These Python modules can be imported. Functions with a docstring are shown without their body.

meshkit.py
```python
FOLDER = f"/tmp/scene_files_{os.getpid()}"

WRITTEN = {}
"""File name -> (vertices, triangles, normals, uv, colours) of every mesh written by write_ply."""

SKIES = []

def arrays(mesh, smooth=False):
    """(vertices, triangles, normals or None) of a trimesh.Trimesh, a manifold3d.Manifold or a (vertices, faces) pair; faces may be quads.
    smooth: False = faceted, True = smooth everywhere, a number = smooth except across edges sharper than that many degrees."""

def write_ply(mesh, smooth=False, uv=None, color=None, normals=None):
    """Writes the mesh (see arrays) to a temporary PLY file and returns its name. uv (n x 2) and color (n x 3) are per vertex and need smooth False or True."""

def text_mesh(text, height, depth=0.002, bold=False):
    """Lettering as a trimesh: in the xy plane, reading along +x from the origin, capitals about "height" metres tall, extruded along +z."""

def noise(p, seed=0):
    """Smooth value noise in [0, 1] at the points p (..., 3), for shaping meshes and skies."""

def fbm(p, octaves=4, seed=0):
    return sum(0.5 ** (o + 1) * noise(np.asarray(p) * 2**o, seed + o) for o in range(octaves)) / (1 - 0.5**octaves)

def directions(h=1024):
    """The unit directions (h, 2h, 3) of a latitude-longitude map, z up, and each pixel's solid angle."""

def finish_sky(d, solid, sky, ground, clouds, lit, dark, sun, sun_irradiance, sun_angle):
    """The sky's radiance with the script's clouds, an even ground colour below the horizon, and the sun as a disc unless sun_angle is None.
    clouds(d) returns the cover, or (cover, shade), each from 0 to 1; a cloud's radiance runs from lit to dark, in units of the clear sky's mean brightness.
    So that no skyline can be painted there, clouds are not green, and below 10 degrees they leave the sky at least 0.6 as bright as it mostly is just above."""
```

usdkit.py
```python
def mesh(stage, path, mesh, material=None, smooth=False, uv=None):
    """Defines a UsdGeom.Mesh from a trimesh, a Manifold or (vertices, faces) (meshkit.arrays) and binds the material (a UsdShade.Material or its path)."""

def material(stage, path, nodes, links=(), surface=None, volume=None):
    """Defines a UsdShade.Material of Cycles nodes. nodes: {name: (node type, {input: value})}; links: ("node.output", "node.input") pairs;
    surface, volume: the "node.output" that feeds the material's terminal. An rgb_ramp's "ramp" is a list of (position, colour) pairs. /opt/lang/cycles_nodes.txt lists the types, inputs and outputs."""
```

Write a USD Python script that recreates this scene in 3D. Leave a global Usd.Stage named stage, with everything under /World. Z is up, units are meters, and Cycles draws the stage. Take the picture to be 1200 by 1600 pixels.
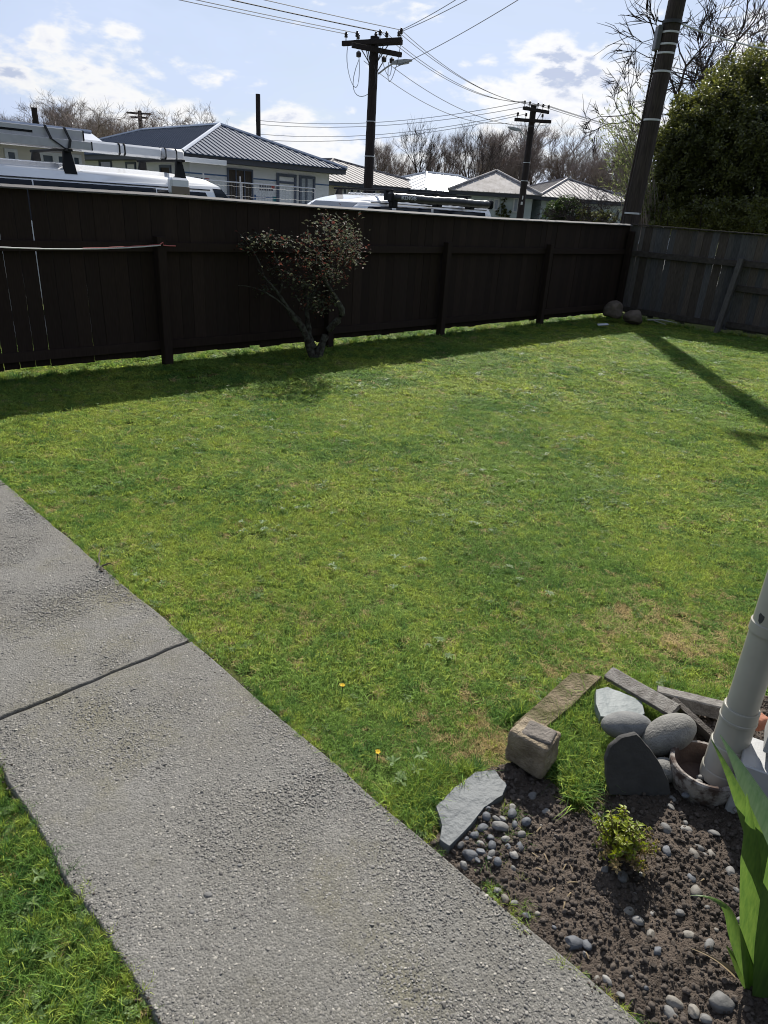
import math, random
import numpy as np, trimesh, manifold3d as m3, usdkit, meshkit
from pxr import Usd, UsdGeom, UsdLux, UsdShade, Sdf, Gf, Vt
from shapely.geometry import Polygon, LineString, Point

stage = Usd.Stage.CreateInMemory()
UsdGeom.SetStageUpAxis(stage, 'Z'); UsdGeom.SetStageMetersPerUnit(stage, 1.0)
UsdGeom.Xform.Define(stage, '/World'); UsdGeom.Scope.Define(stage, '/World/Looks')
rng = np.random.default_rng(7)

# ------------------------------------------------------------------ camera, sky, sun, exposure
F = 1084.0                                    # focal length in pixels of a 1200 x 1600 frame
EYE = np.array([0, 0, 1.75])
_d = np.array([445 - 600, -(3267 - 800), -F]); UP = -_d / np.linalg.norm(_d)
_f = np.array([0, 0, -1.0]); _y = _f - _f.dot(UP) * UP; _y /= np.linalg.norm(_y)
R = np.array([np.cross(_y, UP), _y, UP])      # world = R @ camera
cam = UsdGeom.Camera.Define(stage, '/World/camera')
M = np.eye(4); M[:3, :3] = R.T; M[3, :3] = EYE
cam.AddTransformOp().Set(Gf.Matrix4d(M.tolist()))
cam.CreateHorizontalApertureAttr(36.0); cam.CreateVerticalApertureAttr(48.0)
cam.CreateFocalLengthAttr(36.0 * F / 1200); cam.CreateClippingRangeAttr(Gf.Vec2f(0.05, 20000))
cam.CreateExposureAttr(0.74)
SUN_EL, SUN_AZ = math.radians(39.0), math.atan2(0.115, 0.993)
SUN = np.array([math.cos(SUN_EL) * math.sin(SUN_AZ), math.cos(SUN_EL) * math.cos(SUN_AZ), math.sin(SUN_EL)])

sun = UsdLux.DistantLight.Define(stage, '/World/sun')
sun.CreateIntensityAttr(1.25); sun.CreateAngleAttr(0.53); sun.CreateNormalizeAttr(True)
sun.CreateColorAttr(Gf.Vec3f(1.0, 0.955, 0.88))
sun.AddRotateXYZOp().Set(Gf.Vec3f(90 - math.degrees(SUN_EL), 0, 180 - math.degrees(SUN_AZ)))

def ray(px, py):
    v = R @ np.array([px - 600, -(py - 800), -F]); return v / np.linalg.norm(v)
U = np.array([0.718, 0.696, 0]); U /= np.linalg.norm(U)          # along the street and the dark fence
N = np.array([-U[1], U[0], 0])                                   # away from the lawn, towards the street
ORG = np.array([-1.74, 8.80, 0])                                 # a point at the foot of the dark fence
def st(s, t, z=0.0): return ORG + U * s + N * t + np.array([0, 0, z])
def to_st(p): q = np.asarray(p) - ORG; return float(q @ U), float(q @ N)
def G(px, py, z=0.0):                                            # the point at height z seen in that direction
    v = ray(px, py); return EYE + v * (z - EYE[2]) / v[2]
def P(px, py, t):                                                # the point on the upright plane t metres beyond the fence
    v = ray(px, py); return EYE + v * ((ORG - EYE) @ N + t) / (v @ N)
def D(px, py, y):                                                # the point at forward distance y
    v = ray(px, py); return EYE + v * y / v[1]

# sky: physical sky with clouds mixed in by direction
def cloud_sky():
    n = {'sky': ('sky_texture', dict(sky_type='single_scattering', sun_disc=False, sun_elevation=SUN_EL, sun_rotation=SUN_AZ, altitude=50.0, air_density=1.0, aerosol_density=0.7, ozone_density=1.2)),
         'tc': ('texture_coordinate', {}), 'sx': ('separate_xyz', {}),
         'zc': ('math', dict(math_type='maximum', value2=0.0)), 'za': ('math', dict(math_type='add', value2=0.16)),
         'dx': ('math', dict(math_type='divide')), 'dy': ('math', dict(math_type='divide')), 'cv': ('combine_xyz', {}),
         # high thin veil and low broken cumulus share the flattened direction
         'n1': ('noise_texture', dict(dimensions='3D', scale=0.9, detail=7.0, roughness=0.55, distortion=0.4)),
         'r1': ('map_range', dict(from_min=0.30, from_max=0.66, to_min=0.5, to_max=0.96, clamp=True, range_type='smoothstep')),
         'mp2': ('mapping', dict(scale=(1, 1, 2.4))),
         'n2': ('noise_texture', dict(dimensions='3D', scale=8.5, detail=9.0, roughness=0.58, distortion=0.15)),
         'n4': ('noise_texture', dict(scale=34.0, detail=6.0, roughness=0.6)), 'n4s': ('map_range', dict(from_min=0.0, from_max=1.0, to_min=-0.6, to_max=0.6)), 'nsum': ('math', dict(math_type='add')), 'n3': ('noise_texture', dict(dimensions='3D', scale=7.5, detail=6.0, roughness=0.5)),
         'veil': ('mix_color', dict(blend_type='mix', b=(8.1, 9.4, 12.3), use_clamp=False)),
         'cshade': ('rgb_ramp', dict(ramp=[(0.0, (1.0, 1.0, 1.0)), (0.45, (0.90, 0.92, 0.98)), (1.0, (0.56, 0.63, 0.80))])),
         'cbr': ('vector_math', dict(math_type='scale', scale=12.2)),
         'fd': ('vector_math', dict(math_type='dot_product', vector2=tuple(SUN))), 'fs': ('map_range', dict(range_type='smoothstep', from_min=-0.1, from_max=0.9, to_min=0.25, to_max=1.0, clamp=True)), 'vcol': ('vector_math', dict(math_type='scale', vector1=(8.1, 9.4, 12.3))), 'cb2': ('vector_math', dict(math_type='scale')),
         'cum': ('mix_color', dict(blend_type='mix', use_clamp=False)),
         'bg': ('background_shader', dict(strength=0.05)),
         'hz': ('map_range', dict(range_type='smoothstep', from_min=0.0, from_max=0.17, to_min=0.86, to_max=0.0, clamp=True)), 'vf': ('math', dict(math_type='maximum'))}
    L = [('tc.generated', 'sx.vector'), ('sx.z', 'zc.value1'), ('zc.value', 'za.value1'), ('sx.x', 'dx.value1'), ('za.value', 'dx.value2'),
         ('sx.y', 'dy.value1'), ('za.value', 'dy.value2'), ('dx.value', 'cv.x'), ('dy.value', 'cv.y'),
         ('cv.vector', 'n1.vector'), ('n1.fac', 'r1.value'), ('sky.color', 'veil.a'), ('tc.generated', 'fd.vector1'), ('fd.value', 'fs.value'), ('fs.result', 'vcol.scale'), ('vcol.vector', 'veil.b'), ('cbr.vector', 'cb2.vector1'), ('fs.result', 'cb2.scale'), ('r1.result', 'vf.value1'), ('sx.z', 'hz.value'), ('hz.result', 'vf.value2'), ('vf.value', 'veil.fac'),
         ('tc.generated', 'mp2.vector'), ('mp2.vector', 'n2.vector'), ('mp2.vector', 'n3.vector')]
    # banks of cumulus: (centre direction, half sizes across and up in radians, strength)
    banks = []
    for px, py, hx, hy, k in ((70, 105, 215, 56, 1.05), (210, 165, 210, 46, 0.95), (200, 48, 46, 18, .72), (395, 190, 85, 36, .62), (470, 232, 150, 38, .75), (625, 115, 60, 14, .7), (722, 100, 18, 12, .72), (760, 97, 24, 9, .62),
                              (865, 108, 66, 40, 1.32), (950, 120, 95, 50, 1.2), (900, 170, 150, 46, 1.1), (640, 240, 90, 40, .7), (790, 215, 160, 40, .45), (1000, 160, 90, 60, .7),
                              (-400, 60, 260, 70, .9), (1600, 60, 260, 90, .9), (-900, 200, 300, 80, .9), (2300, 230, 420, 120, .9)):
        banks.append((ray(px, py), hx / F, hy / F, k))
    last = None
    for i, (c, hx, hy, k) in enumerate(banks):
        e = np.array([c[1], -c[0], 0]); e /= np.linalg.norm(e); a = np.cross(e, c); a *= np.sign(a[2])
        n[f's{i}'] = ('vector_math', dict(math_type='subtract', vector2=tuple(c)))
        n[f'a{i}'] = ('vector_math', dict(math_type='dot_product', vector2=tuple(e / hx)))
        n[f'b{i}'] = ('vector_math', dict(math_type='dot_product', vector2=tuple(a / hy)))
        n[f'c{i}'] = ('combine_xyz', {}); n[f'l{i}'] = ('vector_math', dict(math_type='length'))
        n[f'd{i}'] = ('vector_math', dict(math_type='dot_product', vector2=tuple(c)))       # keeps the far side of the sky out
        n[f'm{i}'] = ('map_range', dict(range_type='smoothstep', from_min=0.0, from_max=1.5, to_min=k, to_max=0.0, clamp=True))
        L += [('tc.generated', f's{i}.vector1'), (f's{i}.vector', f'a{i}.vector1'), (f's{i}.vector', f'b{i}.vector1'), (f'a{i}.value', f'c{i}.x'), (f'b{i}.value', f'c{i}.y'),
              (f'c{i}.vector', f'l{i}.vector1'), ('tc.generated', f'd{i}.vector1'), (f'l{i}.value', f'm{i}.value')]
        n[f'g{i}'] = ('math', dict(math_type='greater_than', value2=0.0)); n[f'x{i}'] = ('math', dict(math_type='multiply'))
        L += [(f'd{i}.value', f'g{i}.value1'), (f'g{i}.value', f'x{i}.value1'), (f'm{i}.result', f'x{i}.value2')]
        if last is None: last = f'x{i}.value'
        else:
            n[f'k{i}'] = ('math', dict(math_type='maximum')); L += [(last, f'k{i}.value1'), (f'x{i}.value', f'k{i}.value2')]; last = f'k{i}.value'
    n['nz'] = ('map_range', dict(from_min=0.0, from_max=1.0, to_min=-1.75, to_max=1.75)); n['sum'] = ('math', dict(math_type='add')); L += [('n2.fac', 'nz.value'), ('mp2.vector', 'n4.vector'), ('n4.fac', 'n4s.value'), ('nz.result', 'nsum.value1'), ('n4s.result', 'nsum.value2'), (last, 'sum.value1'), ('nsum.value', 'sum.value2')]
    n['cov'] = ('map_range', dict(range_type='smoothstep', from_min=0.32, from_max=0.98, to_min=0.0, to_max=1.0, clamp=True)); L += [('sum.value', 'cov.value')]
    n['dep'] = ('map_range', dict(range_type='smoothstep', from_min=0.80, from_max=1.40, to_min=0.0, to_max=1.0, clamp=True)); L += [('sum.value', 'dep.value')]
    n['dn'] = ('math', dict(math_type='multiply')); n['dn2'] = ('map_range', dict(from_min=.35, from_max=.6, to_min=.2, to_max=1.2, clamp=True))
    L += [('n3.fac', 'dn2.value'), ('dep.result', 'dn.value1'), ('dn2.result', 'dn.value2'), ('dn.value', 'cshade.fac'), ('cshade.color', 'cbr.vector1'), ('cb2.vector', 'cum.b'), ('veil.result', 'cum.a'), ('cov.result', 'cum.fac'),
          ('cum.result', 'bg.color')]
    return usdkit.material(stage, '/World/Looks/sky', n, L, surface='bg.background')
dome = UsdLux.DomeLight.Define(stage, '/World/sky')
dome.CreateIntensityAttr(1.0)
UsdShade.MaterialBindingAPI.Apply(dome.GetPrim()).Bind(cloud_sky())
dome.GetPrim().SetCustomDataByKey('kind', 'structure')

# ------------------------------------------------------------------ naming helpers
_used = {}
def numbered(parent, name):
    k = (parent, name); i = _used.get(k, 0); _used[k] = i + 1
    return f'{parent}/{name}' if i == 0 else f'{parent}/{name}_{i:03d}'
def tag(o, label=None, cat=None, group=None, kind=None):
    p = o.GetPrim() if hasattr(o, 'GetPrim') else o
    for k, v in (('label', label), ('category', cat), ('group', group), ('kind', kind)):
        if v: p.SetCustomDataByKey(k, v)
    return p
_base = {}
def thing(name, label, cat, loc=(0, 0, 0), group=None):
    path = numbered('/World', name)
    x = UsdGeom.Xform.Define(stage, path); x.AddTranslateOp().Set(Gf.Vec3d(*map(float, loc)))
    _base[path] = np.asarray(loc, float)
    tag(x, label, cat, group); return path
def shift(mesh, off):
    if hasattr(mesh, 'to_mesh'):
        q = mesh.to_mesh(); mesh = (np.array(q.vert_properties[:, :3], float), np.array(q.tri_verts))
    if isinstance(mesh, trimesh.Trimesh): mesh = (np.array(mesh.vertices), np.array(mesh.faces))
    return (np.asarray(mesh[0], float) - off, np.asarray(mesh[1]))
def set_tint(m, n, per, seed=0):
    q = np.random.default_rng(seed); t = np.repeat(q.random((n + per - 1) // per), per)[:n]
    UsdGeom.PrimvarsAPI(m).CreatePrimvar('tint', Sdf.ValueTypeNames.FloatArray, 'vertex').Set(Vt.FloatArray.FromNumpy(t.astype(np.float32)))
def part(parent, name, mesh, material, smooth=False, label=None, kind=None):
    """A mesh given in world coordinates, as a child of a thing or of one of its parts."""
    off = _base[parent]; path = numbered(parent, name); _base[path] = off
    sm_ = shift(mesh, off); m = usdkit.mesh(stage, path, sm_, material, smooth)
    if kind == 'stuff' and smooth is False: set_tint(m, len(sm_[0]), 5, len(sm_[0]))
    if label or kind: tag(m, label=label, kind=kind)
    return path
def single(name, mesh, material, label, cat, group=None, smooth=False, loc=None, kind=None):
    path = numbered('/World', name); loc = np.zeros(3) if loc is None else np.asarray(loc, float)
    m = usdkit.mesh(stage, path, shift(mesh, loc), material, smooth)
    if np.any(loc): m.AddTranslateOp().Set(Gf.Vec3d(*map(float, loc)))
    _base[path] = loc; tag(m, label, cat, group, kind); return path
def setting(name, mesh, material, smooth=False):
    path = numbered('/World', name); m = usdkit.mesh(stage, path, mesh, material, smooth); tag(m, kind='structure'); _base[path] = np.zeros(3); return path
def copy(src, name, loc, rz, scale, label, cat, group=None):
    path = numbered('/World', name); x = UsdGeom.Xform.Define(stage, path)
    x.AddTranslateOp().Set(Gf.Vec3d(*map(float, loc))); x.AddRotateZOp().Set(float(rz)); x.AddScaleOp().Set(Gf.Vec3f(*(np.ones(3) * scale)))
    p = x.GetPrim(); p.GetReferences().AddInternalReference(src); p.SetInstanceable(True); tag(p, label, cat, group); return path

# ------------------------------------------------------------------ mesh helpers
def cat(ms):
    vs, fs, n = [], [], 0
    for m in ms:
        if m is None: continue
        v, f = shift(m, 0); f = np.asarray(f)
        if f.shape[1] == 4: f = np.vstack([f[:, [0, 1, 2]], f[:, [0, 2, 3]]])
        vs.append(v); fs.append(f + n); n += len(v)
    return np.vstack(vs), np.vstack(fs)
_BF = np.array([[0, 2, 3, 1], [4, 5, 7, 6], [0, 1, 5, 4], [2, 6, 7, 3], [0, 4, 6, 2], [1, 3, 7, 5]])
def obox(c, sx, sy, sz, ax=(1, 0, 0), ay=(0, 1, 0), az=(0, 0, 1)):
    """An oriented box round its centre."""
    ax, ay, az = (np.asarray(a, float) / np.linalg.norm(a) for a in (ax, ay, az))
    v = np.array([np.asarray(c, float) + i * sx / 2 * ax + j * sy / 2 * ay + k * sz / 2 * az for i in (-1, 1) for j in (-1, 1) for k in (-1, 1)])
    f = _BF
    if np.dot(np.cross(ax, ay), az) < 0: f = f[:, ::-1]
    return v, np.vstack([f[:, [0, 1, 2]], f[:, [0, 2, 3]]])
def SB(s0, s1, t0, t1, z0, z1):
    return obox(st((s0 + s1) / 2, (t0 + t1) / 2, (z0 + z1) / 2), s1 - s0, t1 - t0, z1 - z0, U, N)
def hull(pts):
    h = trimesh.convex.convex_hull(np.asarray(pts, float)); return np.array(h.vertices), np.array(h.faces)
def bevel(c, sx, sy, sz, b, ax=(1, 0, 0), ay=(0, 1, 0), az=(0, 0, 1)):
    ax, ay, az = (np.asarray(a, float) / np.linalg.norm(a) for a in (ax, ay, az)); p = []
    for i in (-1, 1):
        for j in (-1, 1):
            for k in (-1, 1):
                for q in ((b, b, 0), (b, 0, b), (0, b, b)):
                    p.append(np.asarray(c) + i * (sx / 2 - q[0]) * ax + j * (sy / 2 - q[1]) * ay + k * (sz / 2 - q[2]) * az)
    return hull(p)
def SBb(s0, s1, t0, t1, z0, z1, b=.006): return bevel(st((s0 + s1) / 2, (t0 + t1) / 2, (z0 + z1) / 2), s1 - s0, t1 - t0, z1 - z0, b, U, N)
def tube(pts, rad, sides=6, cap=True):
    p = np.asarray(pts, float); n = len(p); rad = np.broadcast_to(rad, (n,))
    t = np.gradient(p, axis=0); t /= np.linalg.norm(t, axis=1, keepdims=True) + 1e-12
    a = np.cross(t, np.where(np.abs(t[:, 2:]) < 0.9, [0, 0, 1.0], [1.0, 0, 0])); a /= np.linalg.norm(a, axis=1, keepdims=True) + 1e-12
    b = np.cross(t, a); an = np.arange(sides) * 2 * np.pi / sides
    v = p[:, None] + rad[:, None, None] * (np.cos(an)[None, :, None] * a[:, None] + np.sin(an)[None, :, None] * b[:, None])
    i, j = np.meshgrid(np.arange(n - 1), np.arange(sides), indexing='ij')
    q = np.stack([i * sides + j, (i + 1) * sides + j, (i + 1) * sides + (j + 1) % sides, i * sides + (j + 1) % sides], -1).reshape(-1, 4)[:, ::-1]
    v = v.reshape(-1, 3); f = np.vstack([q[:, [0, 1, 2]], q[:, [0, 2, 3]]])
    if cap:
        e = [[0, k, k + 1] for k in range(1, sides - 1)]; o = (n - 1) * sides
        f = np.vstack([f, np.array(e)[:, ::-1], np.array(e) + o])
    return v, f[:, ::-1]
def lathe(profile, c, sides=40):
    """profile: (radius, z) points; open ends."""
    pr = np.array(profile, float); n = len(pr); an = np.arange(sides) * 2 * np.pi / sides
    v = np.stack([pr[:, None, 0] * np.cos(an), pr[:, None, 0] * np.sin(an), np.repeat(pr[:, 1:], sides, 1)], -1).reshape(-1, 3) + np.asarray(c, float)
    i, j = np.meshgrid(np.arange(n - 1), np.arange(sides), indexing='ij')
    q = np.stack([i * sides + j, i * sides + (j + 1) % sides, (i + 1) * sides + (j + 1) % sides, (i + 1) * sides + j], -1).reshape(-1, 4)
    return v, np.vstack([q[:, [0, 1, 2]], q[:, [0, 2, 3]]])
def rock(seed, size, sub=3, rough=.18, freq=1.6, angular=0):
    m = trimesh.creation.icosphere(sub); v = np.array(m.vertices)
    if angular:                                    # facets: clip by random planes
        r = np.random.default_rng(seed)
        for _ in range(angular):
            d = r.normal(size=3); d /= np.linalg.norm(d); h = r.uniform(.62, .86); k = v @ d - h
            v = v - np.maximum(k, 0)[:, None] * d
    nrm = meshkit.fbm(v * freq + seed * 7.3, 4, seed)[:, None] - .5
    v = v * (1 + rough * 2 * nrm) * np.asarray(size); return v, np.array(m.faces)
def slab(poly, z0, z1, rough=.0, seed=0, top_bump=.0):
    """A thick flake: outline (world xy), bottom and top height; the edge is broken."""
    c = np.asarray(poly, float); out = []
    for k in range(len(c)):
        a, b = c[k], c[(k + 1) % len(c)]; m = max(2, int(np.linalg.norm(b - a) / .012))
        for i in range(m): out.append(a + (b - a) * i / m)
    out = np.array(out); r = np.random.default_rng(seed)
    cen = out.mean(0); d = out - cen; n = len(out)
    q = meshkit.fbm(np.c_[out * 40, np.zeros(n)], 3, seed) - .5
    rings = []
    for k, (sc, z) in enumerate(((.975, z0), (1.0, z0 + (z1 - z0) * .3), (.994, z0 + (z1 - z0) * .75), (.975, z1), (.8, z1), (.5, z1), (.2, z1))):
        p = cen + d * sc * (1 + rough * q[:, None] * (1 if k < 4 else .5))
        h = np.full(n, z) + (top_bump * (meshkit.fbm(np.c_[p * 14, np.full(n, z * 0)], 4, seed + 3) - .5) if k >= 3 else 0)
        rings.append(np.c_[p, h])
    v = np.vstack(rings + [[np.r_[cen, z1]], [np.r_[cen, z0]]]); f = []
    for k in range(len(rings) - 1):
        for i in range(n):
            a, b = k * n + i, k * n + (i + 1) % n; f += [[a, b, b + n], [a, b + n, a + n]]
    L = (len(rings) - 1) * n; T = len(rings) * n
    f += [[L + i, L + (i + 1) % n, T] for i in range(n)] + [[(i + 1) % n, i, T + 1] for i in range(n)]
    return v, np.array(f)
def ccw(poly):
    p = np.asarray(poly, float); a = np.sum(p[:, 0] * np.roll(p[:, 1], -1) - np.roll(p[:, 0], -1) * p[:, 1]); return p if a > 0 else p[::-1]
def ribbon(pts, widths, side, fold=.25):
    """A leaf blade: a strip folded along its midrib."""
    p = np.asarray(pts, float); w = np.asarray(widths)[:, None]; sd = np.asarray(side, float)
    sd = np.broadcast_to(sd, p.shape); t = np.gradient(p, axis=0); nr = np.cross(t, sd); nr /= np.linalg.norm(nr, axis=1, keepdims=True) + 1e-9
    sd = sd / np.linalg.norm(sd, axis=1, keepdims=True)
    v = np.stack([p - sd * w / 2 + nr * w * fold, p - sd * w / 4 + nr * w * fold * .35, p, p + sd * w / 4 + nr * w * fold * .35, p + sd * w / 2 + nr * w * fold], 1).reshape(-1, 3); f = []
    for i in range(len(p) - 1):
        for k in range(4):
            a = i * 5 + k; f += [[a, a + 1, a + 6], [a, a + 6, a + 5]]
    return v, np.array(f)
def spline(pts, n):
    from scipy.interpolate import CubicSpline
    p = np.asarray(pts, float); x = np.r_[0, np.cumsum(np.linalg.norm(np.diff(p, axis=0), axis=1))]
    return CubicSpline(x, p)(np.linspace(0, x[-1], n))
def leaves(cen, nrm, axis, length, width, bend=.2):
    """Many pointed leaves at once: four triangles each, folded and bent."""
    cen = np.asarray(cen); n = len(cen); nrm = nrm / np.linalg.norm(nrm, axis=1, keepdims=True)
    ax = axis - (axis * nrm).sum(1, keepdims=True) * nrm; ax /= np.linalg.norm(ax, axis=1, keepdims=True) + 1e-9; sd = np.cross(nrm, ax)
    L = np.broadcast_to(length, (n,))[:, None]; W = np.broadcast_to(width, (n,))[:, None]
    v = np.stack([cen, cen + ax * L * .5 - sd * W * .5 + nrm * L * bend * .5, cen + ax * L * .5, cen + ax * L * .5 + sd * W * .5 + nrm * L * bend * .5, cen + ax * L - nrm * L * bend * .5], 1).reshape(-1, 3)
    f = np.array([[0, 2, 1], [0, 3, 2], [1, 2, 4], [2, 3, 4]]); return v, (np.arange(n)[:, None, None] * 5 + f).reshape(-1, 3)
def rand_dir(r, n): d = r.normal(size=(n, 3)); return d / np.linalg.norm(d, axis=1, keepdims=True)
def grid(x, y, fz):
    X, Y = np.meshgrid(x, y, indexing='ij'); v = np.c_[X.ravel(), Y.ravel(), fz(X.ravel(), Y.ravel())]; nx, ny = len(x), len(y)
    i, j = np.meshgrid(np.arange(nx - 1), np.arange(ny - 1), indexing='ij'); a = (i * ny + j).ravel()
    return v, np.vstack([np.c_[a, a + ny, a + ny + 1], np.c_[a, a + ny + 1, a + 1]])

# ------------------------------------------------------------------ materials
MATS = {}
def pm(name, c1, c2, scale=8.0, rough=.7, bump=.0, bscale=60.0, stretch=(1, 1, 1), detail=5.0, metallic=0.0, lo=.3, hi=.7, c3=None, vary=.0, world=False, spec=.5, dist=.01, coat=0.0, bstretch=None, transl=None, tint=None):
    """Two or three colours mixed by noise, a bumped surface, and a brightness that differs from object to object."""
    n = {'tc': ('texture_coordinate', {}) if not world else ('geometry', {}), 'mp': ('mapping', dict(scale=tuple(map(float, stretch)))),
         'n': ('noise_texture', dict(scale=float(scale), detail=float(detail), roughness=.6)),
         'r': ('rgb_ramp', dict(ramp=[(0, c1), (lo, c1), (hi, c2), (1, c3 or c2)])),
         'p': ('principled_bsdf', dict(roughness=float(rough), metallic=float(metallic), specular_ior_level=float(spec), coat_weight=float(coat)))}
    src = 'tc.position' if world else 'tc.object'
    L = [(src, 'mp.vector'), ('mp.vector', 'n.vector'), ('n.fac', 'r.fac')]; out = 'r.color'
    if vary:
        n['oi'] = ('object_info', {}); n['vr'] = ('map_range', dict(from_min=0.0, from_max=1.0, to_min=1 - vary, to_max=1 + vary)); n['h'] = ('hsv', {})
        L += [('oi.random', 'vr.value'), ('vr.result', 'h.value'), (out, 'h.color')]; out = 'h.color'
    if tint:
        n['at'] = ('attribute', dict(attribute='tint')); n['tr'] = ('map_range', dict(from_min=0.0, from_max=1.0, to_min=float(tint[0]), to_max=float(tint[1]))); n['th0'] = ('hsv', {})
        L += [('at.fac', 'tr.value'), ('tr.result', 'th0.value'), (out, 'th0.color')]; out = 'th0.color'
    L.append((out, 'p.base_color'))
    if bump:
        n['mb'] = ('mapping', dict(scale=tuple(map(float, bstretch or stretch)))); n['nb'] = ('noise_texture', dict(scale=float(bscale), detail=4.0, roughness=.6)); n['b'] = ('bump', dict(strength=float(bump), distance=float(dist)))
        L += [(src, 'mb.vector'), ('mb.vector', 'nb.vector'), ('nb.fac', 'b.height'), ('b.normal', 'p.normal')]
    surface = 'p.BSDF'
    if transl:
        n['t'] = ('translucent_bsdf', {}); n['th'] = ('hsv', dict(saturation=1.08, value=1.35, hue=.492)); n['mx'] = ('mix_closure', dict(fac=float(transl)))
        L += [(out, 'th.color'), ('th.color', 't.color'), ('p.BSDF', 'mx.closure1'), ('t.BSDF', 'mx.closure2')]; surface = 'mx.closure'
    MATS[name] = usdkit.material(stage, f'/World/Looks/{name}', n, L, surface=surface); return MATS[name]
def flat(name, c, rough=.5, metallic=0.0, spec=.5, coat=0.0): return pm(name, c, tuple(np.array(c) * .86), 12.0, rough, metallic=metallic, spec=spec, coat=coat)

ground_m = pm('ground_soil', (.055, .070, .020), (.085, .095, .030), 9.0, .95, .5, 90, world=True, c3=(.105, .088, .045), spec=.05)
berm_m = pm('berm_grass', (.055, .10, .018), (.09, .14, .03), 3.0, .9, .6, 60, world=True, spec=.1)
soil_m = pm('bed_soil', (0.0676, 0.0533, 0.0429), (0.1196, 0.0962, 0.078), 16.0, .95, .9, 130, world=True, c3=(0.1495, 0.117, 0.0884), spec=.12, dist=.02)
clod_m = pm('soil_clod', (0.065, 0.0533, 0.0455), (0.1365, 0.1144, 0.0962), 30.0, .95, .6, 160, vary=.35, spec=.15)
asphalt_m = pm('asphalt', (.045, .045, .047), (.06, .06, .06), 30.0, .9, .4, 200, world=True)
foot_m = pm('pale_concrete', (.26, .255, .245), (.34, .33, .31), 6.0, .85, .3, 120, world=True)
kerb_m = pm('kerb_concrete', (.24, .235, .225), (.32, .31, .30), 9.0, .85, .3, 120)
dark_wood = [pm(f'dark_stained_timber_{k}', c, tuple(np.array(c) * 1.5), 14, .8, .35, 60, (9, 9, .7), vary=.13, spec=.06) for k, c in zip(('deep', 'brown', 'warm'), ((.0210, .0148, .0122), (.0228, .0158, .0128), (.0248, .0170, .0136)))]
dark_cap_m = pm('fence_cap_timber', (.048, .044, .045), (.085, .08, .08), 12, .85, .2, 60, (1, 1, 1), spec=.4)
grey_wood = [pm(f'weathered_timber_{k}', c, tuple(np.array(c) * 1.9), 9, .9, .6, 50, (10, 10, .9), lo=.32, hi=.66, vary=.22, spec=.1) for k, c in zip(('silver', 'brown', 'blue'), ((.068, .062, .058), (.060, .049, .041), (.056, .054, .054)))]
rail_wood = pm('weathered_rail', (.036, .030, .026), (.075, .064, .055), 9, .9, .5, 60, (2, 2, 2), spec=.15)
board_m = pm('silvered_board', (0.108, 0.0972, 0.0864), (0.2592, 0.2448, 0.2232), 10, .9, .9, 45, (3, 3, 3), lo=.28, hi=.7, spec=.15)
pole_wood = pm('pole_timber', (.032, .025, .023), (.075, .060, .052), 8, .9, .6, 40, (6, 6, .5), spec=.15)
pole_dark = pm('tarred_timber', (.020, .016, .016), (.040, .031, .029), 8, .85, .4, 40, (6, 6, .5), spec=.2)
steel_m = pm('galvanised_steel', (.38, .39, .41), (.52, .53, .55), 20, .45, metallic=.7)
white_band = flat('white_band', (.62, .62, .64), .5)
dark_steel = flat('dark_steel', (.035, .035, .038), .5)
insul_m = flat('brown_porcelain', (.035, .024, .022), .3)
wire_m = flat('wire_sheath', (.045, .047, .052), .6)
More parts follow.
